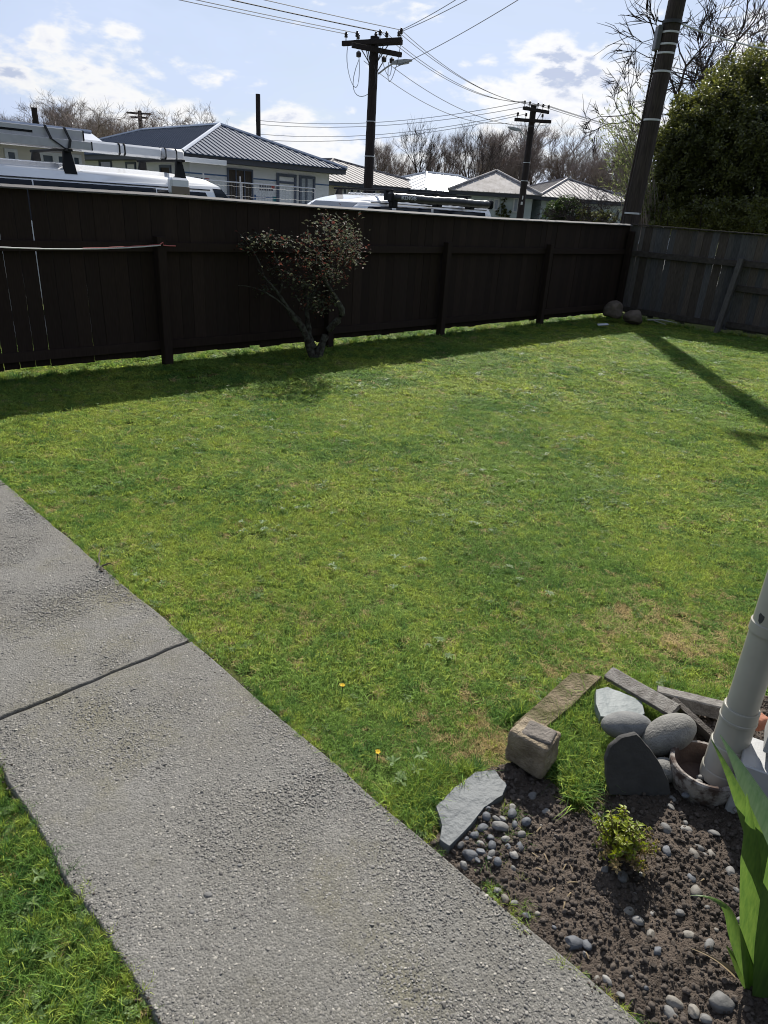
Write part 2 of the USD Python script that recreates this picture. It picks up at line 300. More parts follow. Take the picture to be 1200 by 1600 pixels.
lamp_glass = flat('lamp_cover', (.42, .44, .47), .35)
upvc_m = pm('white_pipe', (0.3092, 0.2975, 0.2558), (0.3655, 0.3517, 0.3052), 5.0, .38, .05, 40, c3=(0.3866, 0.372, 0.3268))
chip_m = flat('dark_chip', (.045, .045, .047), .8)
white_paint = pm('white_house_paint', (0.3128, 0.3162, 0.3196), (0.3672, 0.3706, 0.374), 6.0, .55, .12, 60)
pot_out = pm('pot_flaking_paint', (0.068, 0.048, 0.03952), (0.3128, 0.288, 0.2614), 22.0, .85, .5, 60, lo=.42, hi=.60, spec=.15)
pot_in = pm('pot_clay', (.070, .048, .040), (.12, .085, .070), 20.0, .9, .4, 90, spec=.15)
brick_m = pm('terracotta', (.22, .08, .045), (.32, .14, .08), 18.0, .9, .4, 90)
slate_m = pm('slate_stone', (0.076, 0.084, 0.088), (0.12, 0.1296, 0.1328), 7.0, .6, .7, 26.0, (1, 1, 3), c3=(0.152, 0.16, 0.16), spec=.25, dist=.012)
slate_dark = pm('dark_slate', (0.042, 0.0406, 0.0392), (0.07, 0.0672, 0.063), 9.0, .85, .5, 50, spec=.25)
pale_slate = pm('pale_slate', (0.1084, 0.1275, 0.1275), (0.1594, 0.1785, 0.1754), 9.0, .6, .4, 40, spec=.35)
block_m = pm('old_mortar_block', (0.136, 0.108, 0.076), (0.288, 0.24, 0.172), 14.0, .95, .9, 70, lo=.28, hi=.62, c3=(0.352, 0.304, 0.232), spec=.1, dist=.02)
block_top = pm('brick_end', (0.112, 0.1, 0.088), (0.192, 0.172, 0.152), 18.0, .95, .9, 90, spec=.1)
moss_slab = pm('mossy_concrete', (0.068, 0.068, 0.028), (0.2, 0.16, 0.108), 12.0, .95, .9, 80, lo=.34, hi=.6, c3=(0.256, 0.216, 0.152), spec=.1, dist=.02)
cobble_m = pm('river_cobble', (0.102, 0.1054, 0.1054), (0.17, 0.17, 0.1632), 22.0, .75, .35, 160, c3=(0.2244, 0.2244, 0.2108), spec=.3)
cobble_m2 = pm('speckled_cobble', (0.128, 0.1248, 0.1152), (0.192, 0.1856, 0.1696), 30.0, .8, .5, 120, c3=(0.256, 0.2496, 0.2304), spec=.25)
boulder_m = pm('field_boulder', (0.078, 0.063, 0.051), (0.144, 0.114, 0.09), 7.0, .9, .6, 40, spec=.2)
pebble_ms = [pm(f'pebble_{k}', c, tuple(np.array(c) * 1.35), 40.0, .7, .15, 200, vary=.12, spec=.35) for k, c in zip(('slate', 'grey', 'buff', 'pale'), ((.072, .077, .086), (.104, .102, .098), (.132, .122, .106), (.158, .152, .142)))]
agg_ms = [pm(f'aggregate_{k}', c, tuple(np.array(c) * 1.3), 60.0, .75, vary=.4, spec=.3) for k, c in zip(('dark', 'grey', 'warm'), ((.105, .100, .092), (.142, .135, .122), (.190, .178, .155)))]
bark_m = pm('grey_bark', (.055, .047, .040), (.12, .105, .088), 10.0, .95, .7, 50, (3, 3, .8), spec=.1)
lichen_bark = pm('lichened_bark', (.03, .024, .02), (.085, .085, .068), 22.0, .95, .7, 60, lo=.4, hi=.62, spec=.1)
twig_m = pm('bare_twigs', (0.1783, 0.1472, 0.132), (0.31, 0.256, 0.231), 1.5, .9, spec=.1)
twig_warm = pm('bare_twigs_brown', (0.1688, 0.138, 0.1089), (0.2835, 0.24, 0.198), 1.5, .9, spec=.1)
twig_dark = pm('dark_branches', (.035, .028, .026), (.06, .048, .043), 2.0, .9, spec=.1)
leaf_dark = pm('evergreen_leaf', (.055, .066, .015), (.118, .130, .032), 1.7, .38, transl=.42, vary=.0, world=True, tint=(.45, 1.6), spec=.5, c3=(0.1188, 0.1224, 0.0324))
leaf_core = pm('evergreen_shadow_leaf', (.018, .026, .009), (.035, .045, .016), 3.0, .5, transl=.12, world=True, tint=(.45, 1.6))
leaf_light = pm('willowy_leaf', (.10, .13, .05), (.17, .19, .085), 3.0, .45, transl=.4, world=True, tint=(.45, 1.6))
hedge_m = pm('hedge_leaf', (.030, .060, .012), (.080, .12, .025), 5.0, .5, transl=.3, world=True, tint=(.45, 1.6))
rose_leaf = pm('rose_leaf', (.050, .056, .036), (.115, .12, .075), 9.0, .6, transl=.3, world=True, tint=(.45, 1.6), spec=.05, c3=(.085, .085, .03))
rose_red = pm('rose_red_leaf', (.060, .024, .018), (.105, .042, .030), 9.0, .5, transl=.3, world=True, tint=(.45, 1.6), spec=.05)
def grass_mat(name, c1, c2, c3, fac=.34, spread=(.32, 1.6), spec=.06):
    """Blades: colour by patches of the yard, brightness from blade to blade."""
    n = {'g': ('geometry', {}), 'a': ('attribute', dict(attribute='tint')), 'n': ('noise_texture', dict(scale=1.1, detail=6.0, roughness=.6)), 'r': ('rgb_ramp', dict(ramp=[(0, c1), (.34, c1), (.56, c2), (.72, c3), (1, c3)])),
         'v': ('map_range', dict(from_min=0.0, from_max=1.0, to_min=spread[0], to_max=spread[1])), 'h': ('hsv', {}), 'p': ('principled_bsdf', dict(roughness=.65, specular_ior_level=spec)),
         't': ('translucent_bsdf', {}), 'th': ('hsv', dict(saturation=1.05, value=1.75)), 'mx': ('mix_closure', dict(fac=fac))}
    MATS[name] = usdkit.material(stage, f'/World/Looks/{name}', n, [('g.position', 'n.vector'), ('n.fac', 'r.fac'), ('r.color', 'h.color'), ('a.fac', 'v.value'), ('v.result', 'h.value'), ('h.color', 'p.base_color'), ('h.color', 'th.color'), ('th.color', 't.color'), ('p.BSDF', 'mx.closure1'), ('t.BSDF', 'mx.closure2')], surface='mx.closure'); return MATS[name]
grass_ms = {k: grass_mat(f'grass_{k}', a, b, c) for k, a, b, c in (
    ('green', (.105, .190, .042), (.170, .255, .056), (.215, .285, .072)), ('deep', (.060, .140, .040), (.104, .188, .048), (.140, .218, .056)),
    ('lime', (.205, .272, .050), (.270, .325, .066), (.30, .335, .082)), ('straw', (.28, .22, .10), (.38, .30, .145), (.43, .35, .19)))}
weed_m = pm('broad_weed_leaf', (.10, .165, .050), (.16, .23, .080), 20.0, .5, transl=.3, world=True, spec=.15)
dand_m = flat('dandelion_yellow', (.75, .50, .02), .7)
iris_m = pm('iris_leaf', (0.065, 0.1274, 0.0312), (0.1196, 0.195, 0.0468), 16.0, .42, .35, 26, (9, 9, .22), transl=.45, c3=(0.182, 0.2405, 0.0715), dist=.004)
iris_pale = pm('iris_leaf_glaucous', (.075, .135, .070), (.115, .18, .105), 14.0, .38, .3, 26, (9, 9, .22), transl=.25, c3=(.15, .21, .13), dist=.004)
succ_m = pm('succulent_leaf', (0.14, 0.1994, 0.0198), (0.266, 0.2932, 0.0315), 14.0, .45, transl=.35, world=True, tint=(.45, 1.6), c3=(0.364, 0.3284, 0.045))
succ_old = pm('succulent_old_leaf', (.22, .17, .075), (.34, .27, .14), 20.0, .7, transl=.2, world=True, tint=(.45, 1.6))
straw_m = flat('dead_leaf', (.19, .14, .075), .8)
twigbit_m = flat('dry_twig', (.07, .055, .042), .9)
van_white = pm('white_vehicle_paint', (.70, .71, .73), (.74, .75, .77), 2.0, .25, coat=.8)
glass_car = flat('dark_vehicle_glass', (.012, .015, .021), .08, spec=.4)
seal_m = flat('black_rubber', (.016, .016, .017), .7)
tyre_m = flat('tyre_rubber', (.02, .02, .021), .85)
black_plastic = flat('black_plastic', (.009, .009, .010), .6, spec=.2)
awning_m = pm('black_awning_cover', (.012, .012, .013), (.022, .022, .024), 12.0, .42, .6, 26, spec=.5)
alloy_m = flat('pale_aluminium', (.50, .50, .52), .42, .35)
strap_m = flat('black_strap', (.012, .012, .012), .8)
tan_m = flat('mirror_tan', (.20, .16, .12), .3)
blue_roof = pm('dark_blue_roof_steel', (.050, .070, .115), (.062, .084, .132), 2.0, .7, spec=.07)
silver_roof = pm('silver_roof_steel', (.40, .43, .50), (.50, .53, .59), 1.2, .42, metallic=.25)
white_roof = pm('white_roof_sheet', (.52, .54, .57), (.60, .62, .64), 1.5, .45)
old_roof = pm('weathered_roof_sheet', (0.2, 0.18, 0.172), (0.384, 0.36, 0.352), 2.2, .75, .4, 30, lo=.32, hi=.6, spec=.12)
grey_tile_roof = pm('grey_roof_sheet', (0.1425, 0.1313, 0.1313), (0.225, 0.2138, 0.2138), 2.0, .7, .3, 30, spec=.1)
wrap_m = pm('white_building_wrap', (.62, .64, .70), (.70, .72, .77), 1.2, .6, .2, 4)
cream_wall = pm('cream_weatherboard', (.50, .46, .38), (.56, .52, .44), 2.0, .7)
pale_wall = pm('pale_green_board', (.40, .46, .47), (.46, .52, .53), 2.0, .7)
white_wall = pm('white_wallboard', (.52, .54, .56), (.58, .60, .61), 2.0, .7)
frame_blue = flat('blue_grey_frame', (.075, .095, .15), .5)
frame_white = flat('white_frame', (.60, .61, .62), .5)
fascia_m = flat('dark_fascia', (.045, .050, .065), .6)
pane_m = flat('house_window_glass', (.07, .09, .12), .08, spec=.9)
pane_pale = flat('curtained_window', (.34, .38, .46), .2, spec=.8)
timber_in = pm('raw_framing', (.028, .022, .019), (.065, .05, .04), 6.0, .8, stretch=(5, 5, 1))
blue_line = flat('blue_print', (.06, .13, .30), .6)
print_dark = flat('dark_print', (.10, .10, .14), .6); print_red = flat('red_print', (.45, .06, .05), .6); print_teal = flat('teal_print', (.03, .22, .27), .6)
cord_red = flat('red_cord', (.45, .10, .09), .6); cord_white = flat('white_cord', (.62, .60, .58), .6)
kings_m = flat('white_lettering', (.62, .62, .62), .5)

# ------------------------------------------------------------------ ground, road, path, bed
def PXY(*pts): return np.array([G(*p)[:2] for p in pts])
A0 = np.array([-2.48, 4.12]); PD = np.array([.7187, -.6954]); PN = np.array([-.6954, -.7187]); PW = .845
def path_ab(p): q = np.asarray(p)[..., :2] - A0; return q @ PD, q @ PN
def path_xy(a, b): return A0 + PD * a + PN * b
ax_ = np.unique(np.r_[-9000, -2500, -700, -250, -90, -40, -20, np.linspace(-10, 14, 121), 20, 40, 90, 250, 700, 2500, 9000])
ay_ = np.unique(np.r_[-9000, -2500, -700, -250, -90, -30, -8, np.linspace(-2, 19, 106), 25, 40, 90, 250, 700, 2500, 9000])
def ground_z(x, y):
    near = (np.abs(x) < 15) & (y > -3) & (y < 19.5)
    u = .035 * (meshkit.fbm(np.c_[x * .9, y * .9, x * 0], 3, 5) - .5)
    return np.where(near, -.035 + u, -.035)
setting('ground', grid(ax_, ay_, ground_z), ground_m, True)
setting('road', SB(-300, 300, 5.2, 11.6, -.20, -.016), asphalt_m)
setting('kerb', SB(-300, 300, 5.0, 5.2, -.2, .075), kerb_m); setting('kerb', SB(-300, 300, 11.6, 11.8, -.2, .075), kerb_m)
setting('footpath', SB(-300, 300, 2.2, 3.5, -.2, .012), foot_m); setting('footpath', SB(-300, 300, 13.4, 14.7, -.2, .012), foot_m)

# concrete path: slabs with joints, exposed aggregate
conc_n = {'tc': ('geometry', {}),
          'n1': ('noise_texture', dict(scale=2.2, detail=6.0, roughness=.6)), 'r1': ('rgb_ramp', dict(ramp=[(0, (.104, .097, .080)), (.38, (.118, .112, .098)), (.55, (.130, .125, .113)), (.75, (.143, .138, .128)), (1, (.152, .147, .137))])),
          'n2': ('noise_texture', dict(scale=1.3, detail=5.0, roughness=.65)), 'r2': ('map_range', dict(from_min=.52, from_max=.72, to_min=0.0, to_max=.75, clamp=True)),
          'mo': ('mix_color', dict(b=(.112, .100, .048), use_clamp=False)),
          'v': ('voronoi_texture', dict(scale=150.0, randomness=1.0)), 'rv': ('map_range', dict(from_min=0.0, from_max=.75, to_min=1.0, to_max=0.0, clamp=True)),
          'vs': ('separate_color', {}), 'vr': ('map_range', dict(from_min=0.0, from_max=1.0, to_min=.74, to_max=1.22)), 'h': ('hsv', {}),
          'n4': ('noise_texture', dict(scale=34.0, detail=6.0, roughness=0.6)), 'n4s': ('map_range', dict(from_min=0.0, from_max=1.0, to_min=-0.6, to_max=0.6)), 'nsum': ('math', dict(math_type='add')), 'n3': ('noise_texture', dict(scale=320.0, detail=3.0)), 'hs': ('math', dict(math_type='multiply_add', value2=.35)),
          'b': ('bump', dict(strength=.42, distance=.005)), 'p': ('principled_bsdf', dict(roughness=.82, specular_ior_level=.3))}
conc_m = usdkit.material(stage, '/World/Looks/exposed_aggregate', conc_n, [
    ('tc.position', 'n1.vector'), ('tc.position', 'n2.vector'), ('tc.position', 'v.vector'), ('tc.position', 'n3.vector'), ('n1.fac', 'r1.fac'), ('n2.fac', 'r2.value'),
    ('r1.color', 'mo.a'), ('r2.result', 'mo.fac'), ('mo.result', 'h.color'), ('v.color', 'vs.color'), ('vs.r', 'vr.value'), ('vr.result', 'h.value'), ('h.color', 'p.base_color'),
    ('v.distance', 'rv.value'), ('n3.fac', 'hs.value1'), ('rv.result', 'hs.value3'), ('hs.result' if False else 'hs.value', 'b.height'), ('b.normal', 'p.normal')], surface='p.BSDF')
aj = [float(path_ab(G(*q)[:2])[0]) for q in ((6, 757), (285, 1006))]
pitch_ = aj[1] - aj[0]
joints = [aj[0] - pitch_ * 2, aj[0] - pitch_, aj[0], aj[1], aj[1] + pitch_, aj[1] + 2 * pitch_]
path_g = thing('path', 'grey exposed aggregate concrete path in slabs crossing the lawn corner', 'path', np.r_[path_xy(aj[1], .4), 0])
tag(stage.GetPrimAtPath(path_g), kind='structure')
def slab_mesh(a0, a1, seed):
    """A path slab: a fine grid on top, worn edges and vertical sides."""
    r = .009
    aa = np.unique(np.r_[a0, a0 + .003, a0 + .006, a0 + r, np.linspace(a0 + r, a1 - r, int((a1 - a0) / .03)), a1 - r, a1 - .006, a1 - .003, a1])
    bb = np.unique(np.r_[0, .003, .006, r, np.linspace(r, PW - r, 30), PW - r, PW - .006, PW - .003, PW])
    A, B = np.meshgrid(aa, bb, indexing='ij')
    ea = np.minimum(A - a0, a1 - A); eb = np.minimum(B, PW - B); e = np.minimum(ea, eb)
    z = -.010 * np.clip(1 - e / r, 0, 1) ** 2 + .006 * (meshkit.fbm(np.stack([A * 3, B * 3, A * 0 + seed], -1), 3, seed) - .5)
    wob = .016 * (meshkit.fbm(np.stack([A * 4.5, A * 0, A * 0 + seed * 0], -1), 5, 11) - .5); wob2 = .03 * (meshkit.fbm(np.stack([A * 4.5, A * 0 + 9, A * 0], -1), 5, 12) - .5)
    ja = .014 * (meshkit.fbm(np.stack([B * 14, B * 0, B * 0], -1), 4, 13) - .5)
    kb = B / PW; ka = (A - a0) / (a1 - a0)
    Bw = B + wob * (1 - kb) + wob2 * kb; Aw = A + ja
    XY = A0 + Aw[..., None] * PD + Bw[..., None] * PN; v = np.concatenate([XY, z[..., None]], -1).reshape(-1, 3)
    nx, ny = len(aa), len(bb); i, j = np.meshgrid(np.arange(nx - 1), np.arange(ny - 1), indexing='ij'); q = (i * ny + j).ravel()
    f = np.vstack([np.c_[q, q + ny + 1, q + ny], np.c_[q, q + 1, q + ny + 1]])
    if np.cross(PD, PN) > 0: f = f[:, ::-1]
    ring = np.r_[np.arange(ny), np.arange(1, nx) * ny + ny - 1, (nx - 1) * ny + np.arange(ny - 2, -1, -1), np.arange(nx - 2, 0, -1) * ny]
    low = v[ring].copy(); low[:, 2] = -.12; n0 = len(v); v = np.vstack([v, low]); m = len(ring); k = np.arange(m); k2 = (k + 1) % m
    f = np.vstack([f, np.c_[ring[k], n0 + k, ring[k2]], np.c_[ring[k2], n0 + k, n0 + k2]]); return v, f
slabs = []
for k in range(len(joints) - 1):
    slabs.append(part(path_g, 'slab', slab_mesh(joints[k] + .0045, joints[k + 1] - .0045, k + 1), conc_m, 40))

def instancer(path, protos, pos, idx, rot_z, scale, tilt=None):
    """protos: list of (mesh, material). Copies by PointInstancer."""
    pi = UsdGeom.PointInstancer.Define(stage, path); t = []
    for k, (mesh, m, *sm) in enumerate(protos):
        um = usdkit.mesh(stage, f'{path}/prototypes/kind_{k}', mesh, m, sm[0] if sm else True)
        t.append(Sdf.Path(f'{path}/prototypes/kind_{k}'))
        if not sm: set_tint(um, len(mesh[0]), 5, k)
    pi.CreatePrototypesRel().SetTargets(t)
    n = len(pos); pi.CreateProtoIndicesAttr(Vt.IntArray.FromNumpy(np.asarray(idx, np.int32))); pi.CreatePositionsAttr(Vt.Vec3fArray.FromNumpy(np.asarray(pos, np.float32)))
    h = np.asarray(rot_z) / 2; q = np.stack([np.cos(h), np.zeros(n), np.zeros(n), np.sin(h)], 1)
    if tilt is not None:
        ax, ay = tilt[:, 0] / 2, tilt[:, 1] / 2                     # small tilts about x and y
        qx = np.stack([np.cos(ax), np.sin(ax), ax * 0, ax * 0], 1); qy = np.stack([np.cos(ay), ay * 0, np.sin(ay), ay * 0], 1)
        def mul(a, b):
            w1, x1, y1, z1 = a.T; w2, x2, y2, z2 = b.T
            return np.stack([w1 * w2 - x1 * x2 - y1 * y2 - z1 * z2, w1 * x2 + x1 * w2 + y1 * z2 - z1 * y2, w1 * y2 - x1 * z2 + y1 * w2 + z1 * x2, w1 * z2 + x1 * y2 - y1 * x2 + z1 * w2], 1)
        q = mul(mul(qx, qy), q)
    pi.CreateOrientationsAttr(Vt.QuathArray([Gf.Quath(*map(float, x)) for x in q]))
    s = np.asarray(scale, float); s = s if s.ndim == 2 else np.repeat(s[:, None], 3, 1)
    pi.CreateScalesAttr(Vt.Vec3fArray.FromNumpy(s.astype(np.float32))); return pi
# the stones that stand proud of the worn cement
r = np.random.default_rng(21); na = 120000
a_ = aj[0] - .3 + (r.random(na) ** .8) * (joints[-1] - aj[0] + .3); b_ = r.uniform(.012, PW - .012, na)
jd = np.min(np.abs(a_[:, None] - np.array(joints)), 1); ok = jd > .022
dens = meshkit.fbm(np.c_[a_ * 5, b_ * 5, a_ * 0], 3, 9); ok &= dens > r.uniform(.0, .54, na)
a_, b_ = a_[ok], b_[ok]; xy = A0 + a_[:, None] * PD + b_[:, None] * PN
sz = .0019 + .0030 * r.random(len(a_)) ** 2 + (r.random(len(a_)) < .03) * .003 + (r.random(len(a_)) < .004) * .003
pr_ = [(rock(s, (1, .78, .34), 1, .14), agg_ms[s % 3]) for s in range(6)]
pi = instancer(f'{path_g}/aggregate_stone', pr_, np.c_[xy, sz * .04] - np.r_[path_xy(aj[1], .4), 0], r.choice(6, len(xy), p=[.18, .22, .1, .18, .22, .1]), r.uniform(0, 6.28, len(xy)), sz, r.normal(0, .25, (len(xy), 2)))
tag(pi, kind='stuff')
r = np.random.default_rng(23); n = 5200; a_ = r.uniform(joints[1], joints[-1], n); right = r.random(n) < .62; off = r.exponential(.011, n) * np.where(meshkit.fbm(np.c_[a_ * 6, right * 5.0, a_ * 0], 3, 24) > .45, 1.5, .55); b_ = np.where(right, off - .012, PW + .010 - off)
xy = A0 + a_[:, None] * PD + b_[:, None] * PN; sz = .0011 + .0036 * r.random(n) ** 3; inside = (b_ > .004) & (b_ < PW - .004)
pi = instancer('/World/edge_soil', [(rock(60 + k, (1, .85, .7), 2, .34, 1.9, 7), clod_m, 30) for k in range(4)], np.c_[xy, np.where(inside, .0005, -.010)], r.integers(0, 4, n), r.uniform(0, 6.28, n), sz, r.normal(0, .4, (n, 2)))
tag(pi, 'dark soil crumbs strewn along both grassy edges of the path', 'soil', kind='stuff')
path_pebbles = [(325, 1398, 12), (281, 1400, 7), (375, 1352, 7), (300, 1425, 8), (322, 1438, 7)]

# garden bed
BED = PXY((684, 1296), (700, 1262), (752, 1196), (800, 1180), (860, 1205), (905, 1262), (950, 1215), (985, 1150), (1050, 1120), (1110, 1095), (1200, 1080), (1330, 1120))
BED = np.vstack([BED, [[2.4, 1.2]], [path_xy(joints[-1] + .4, -1.2)], [path_xy(joints[-1] + .4, -.004)], [path_xy(float(path_ab(G(684, 1296)[:2])[0]), -.004)]])
BEDP = Polygon(BED).buffer(0)
from shapely import contains_xy, distance as sh_dist, points as sh_points
bx0, by0, bx1, by1 = BEDP.bounds
def bed_z(x, y):
    ins = contains_xy(BEDP, x, y); dd = sh_dist(BEDP.boundary, sh_points(x, y)); sgn = np.where(ins, dd, -dd)
    rough = .030 * (meshkit.fbm(np.c_[x * 9, y * 9, x * 0], 3, 31) - .5) + .022 * (meshkit.fbm(np.c_[x * 34, y * 34, x * 0], 3, 32) - .5) + .013 * (meshkit.fbm(np.c_[x * 110, y * 110, x * 0], 2, 33) - .5)
    smooth = np.exp(-((x - .45) ** 2 + (y - 1.28) ** 2) / .03)      # trodden patch by the path
    base = -.026 + rough * (1 - .75 * smooth)
    return np.where(sgn > 0, base + .012 * np.clip(sgn / .1, 0, 1), -.03 + np.clip(sgn, -.05, 0) * 1.6)
setting('bed_soil', grid(np.arange(max(bx0, -.1) - .04, 2.2, .0085), np.arange(.55, by1 + .04, .0085), bed_z), soil_m, True)
def bed_h(x, y): return float(bed_z(np.array([x]), np.array([y]))[0])
r = np.random.default_rng(22); n = 42000; q = np.c_[r.uniform(bx0, 1.7, n), r.uniform(.6, by1, n)]
ok = contains_xy(BEDP.buffer(-.012), q[:, 0], q[:, 1]) & (r.random(n) > .8 * np.exp(-((q[:, 0] - .45) ** 2 + (q[:, 1] - 1.28) ** 2) / .02)); q = q[ok]
sz = .0016 + .0085 * r.random(len(q)) ** 4.5
z = bed_z(q[:, 0], q[:, 1]) + sz * .3
pr_ = [(rock(40 + s, (1, .85, .75), 2, .34, 1.9, 7), clod_m, 30) for s in range(7)]
pi = instancer('/World/soil_clods', pr_, np.c_[q, z], r.integers(0, 7, len(q)), r.uniform(0, 6.28, len(q)), sz, r.normal(0, .5, (len(q), 2)))
tag(pi, 'crumbly dark brown soil clods covering the garden bed beside the path', 'soil', kind='stuff')

# ------------------------------------------------------------------ the dark fence along the street
TOPS = np.array([(-2.71, 1.745), (-1.16, 1.748), (.975, 1.724), (4.55, 1.704), (8.63, 1.724)])
def top_z(s): return np.interp(s, TOPS[:, 0], TOPS[:, 1], left=1.745)
S_END = 8.66
fence = thing('paling_fence', 'long dark brown stained paling fence with pale capping along the street side of the lawn', 'fence', st(0, 0))
r = np.random.default_rng(3); s = -6.2; gaps = []
while s < S_END - .03:
    w = r.normal(.148, .004); w = min(w, S_END - s)
    gap = float(r.choice([.0012, .002, .003], p=[.6, .3, .1])) + (float(r.uniform(.0058, .0075)) if (-3.6 < s < -1.9 and r.random() < .7) else .0085 if (-1.9 < s < -.2 and r.random() < .3) else .007 if r.random() < .1 else 0)
    lean = r.normal(0, .0022); zt = top_z(s) - .022; zb = .055 + r.normal(0, .008)
    off = r.normal(0, .0018)
    c0, c1 = st(s + gap / 2, off), st(s + w - gap / 2, off); lt = U * lean; th = N * .019
    v = [c0 + [0, 0, zb], c1 + [0, 0, zb], c0 + lt + [0, 0, zt], c1 + lt + [0, 0, zt]]; v = np.array(v + [x + th for x in v])
    f = np.array([[0, 1, 3], [0, 3, 2], [4, 7, 5], [4, 6, 7], [0, 4, 5], [0, 5, 1], [2, 3, 7], [2, 7, 6], [0, 2, 6], [0, 6, 4], [1, 5, 7], [1, 7, 3]])
    part(fence, 'paling', (v, f), dark_wood[r.integers(0, 3)]); s += w
POSTS = [to_st(G(*q))[0] for q in ((257, 563), (527, 543), (709, 526), (846, 506))]
dp_ = np.mean(np.diff(POSTS)); ps = [POSTS[0] - 2 * dp_, POSTS[0] - dp_] + POSTS + [S_END - .08]
for k, s in enumerate(ps):
    zt = 1.33 if k < len(ps) - 1 else 1.6
    part(fence, 'post', SBb(s - .05, s + .05, -.146, -.046, -.1, zt, .006), dark_wood[1], 30)
for k in range(len(ps) - 1):
    a, b = ps[k] + (.0 if k else -.9), ps[k + 1]
    for z0 in (1.17, .13): part(fence, 'rail', SBb(a + .001, b - .001, -.045, -.001, z0, z0 + .095, .004), dark_wood[k % 3], 30)
for k in range(len(TOPS)):
    a = -6.2 if k == 0 else TOPS[k - 1][0]; b = TOPS[k][0] if k < len(TOPS) - 1 else S_END
    A, B = st(a, -.012, top_z(a) - .011), st(b - .002, -.012, top_z(b) - .011)
    prof = ((-.034, -.024), (-.038, -.016), (-.036, -.009), (.036, .013), (.040, .006), (.036, -.024))      # a weathered cap that falls towards the lawn
    part(fence, 'capping', hull([E + N * pt + np.array([0, 0, pz]) for E in (A, B) for pt, pz in prof]), dark_cap_m, 30)

# the weathered fence on the right
C0 = st(S_END + .02, .0); V = np.array([.712, -.702, 0]); V /= np.linalg.norm(V); VN = np.array([-V[1], V[0], 0]) * 1.0   # VN: away from the lawn
if VN @ np.array([1, 1, 0]) < 0: VN = -VN
def vt(a, b, z=0.0): return C0 + V * a + VN * b + np.array([0, 0, z])
grey = thing('weathered_paling_fence', 'unpainted grey weathered paling fence closing the lawn on the right', 'fence', vt(2, 0))
r = np.random.default_rng(4); a = .02
while a < 6.4:
    w = r.normal(.125, .022); gap = r.choice([.001, .003, .006], p=[.5, .3, .2]); zt = 1.70 + r.normal(0, .006) - .012 * a; zb = .05 + r.normal(0, .02)
    c0, c1 = vt(a + gap / 2, r.normal(0, .003)), vt(a + w - gap / 2, r.normal(0, .003)); lt = V * r.normal(0, .012); th = VN * .018
    v = [c0 + [0, 0, zb], c1 + [0, 0, zb], c0 + lt + [0, 0, zt], c1 + lt + [0, 0, zt]]; v = np.array(v + [x + th for x in v])
    part(grey, 'paling', (v, f), grey_wood[r.choice(3, p=[.42, .33, .25])]); a += w
PA = float((G(1132, 517) - C0) @ V)
for k, a in enumerate((PA, PA + 2.3)):
    b0 = vt(a - .03, -.17, -.1); b1 = vt(a + .06, -.06, 1.28)
    part(grey, 'post', bevel((b0 + b1) / 2, .095, .095, np.linalg.norm(b1 - b0), .006, V, np.cross(b1 - b0, V), b1 - b0), grey_wood[0], 30)
for a0, a1, z0, z1 in ((.05, PA + .01, 1.20, 1.19), (PA + .06, 6.3, 1.20, 1.16), (PA + .03, 6.3, .78, .74), (.05, PA - .06, .14, .12), (PA + .06, 6.3, .14, .12)):
    A, B = vt(a0, -.024, z0), vt(a1, -.024, z1); part(grey, 'rail', bevel((A + B) / 2, np.linalg.norm(B - A), .045, .105, .005, B - A, VN, np.cross(B - A, VN)), rail_wood, 30)
A, B = vt(.02, .0, 1.722), vt(6.4, .0, 1.645); part(grey, 'capping', bevel((A + B) / 2, np.linalg.norm(B - A), .07, .022, .004, B - A, VN, np.cross(B - A, VN)), rail_wood, 30)

# ------------------------------------------------------------------ lawn
r = np.random.default_rng(5)
def blade_tuft(seed, n, rad, h0, h1, w, lean, curl):
    q = np.random.default_rng(seed); vs, fs = [], []
    for k in range(n):
        p = np.r_[q.normal(0, rad * .55, 2), 0]; h = q.uniform(h0, h1); az = q.uniform(0, 6.283); d = np.array([math.cos(az), math.sin(az), 0]); sd = np.array([-d[1], d[0], 0])
        ln = abs(q.normal(0, lean)) + .12; ww = w * q.uniform(.7, 1.3); cu = q.uniform(.3, 1) * curl
        m = p + np.array([0, 0, h * .55]) + d * h * .45 * ln; e = p + np.array([0, 0, h * (1 - .4 * cu * ln)]) + d * h * (ln + .35 * cu)
        o = len(vs) * 5; vs.append(np.array([p - sd * ww / 2, p + sd * ww / 2, m + sd * ww * .45, m - sd * ww * .45, e])); fs.append(np.array([[0, 1, 2], [0, 2, 3], [3, 2, 4]]) + o)
    return np.vstack(vs), np.vstack(fs)
def clover_tuft(seed, n, rad, size):
    q = np.random.default_rng(seed); c, nn, a = [], [], []
    for k in range(n):
        p = np.r_[q.normal(0, rad * .6, 2), q.uniform(.010, .026)]; t = q.uniform(0, 6.28)
        for j in range(3):
            az = t + j * 2.094; c.append(p); a.append([math.cos(az), math.sin(az), .15]); nn.append([q.normal(0, .35), q.normal(0, .35), 1])
    return leaves(np.array(c), np.array(nn), np.array(a), size, size * .9, .1)
def rosette(seed, n, L):
    q = np.random.default_rng(seed); az = np.arange(n) * 2.4 + q.normal(0, .5, n); d = np.c_[np.cos(az), np.sin(az), np.full(n, .22)]
    return leaves(np.c_[np.zeros((n, 2)), np.full(n, .012)], np.c_[-.3 * np.cos(az), -.3 * np.sin(az), np.ones(n)], d, L * q.uniform(.7, 1.1, n), L * .38, .25)
TUFTS = []
for k, nm in enumerate(('green', 'deep', 'lime', 'green', 'deep', 'lime')):
    TUFTS.append((blade_tuft(100 + k, 70, .055, .010, .024, .0046, 2.0, .8), grass_ms[nm]))
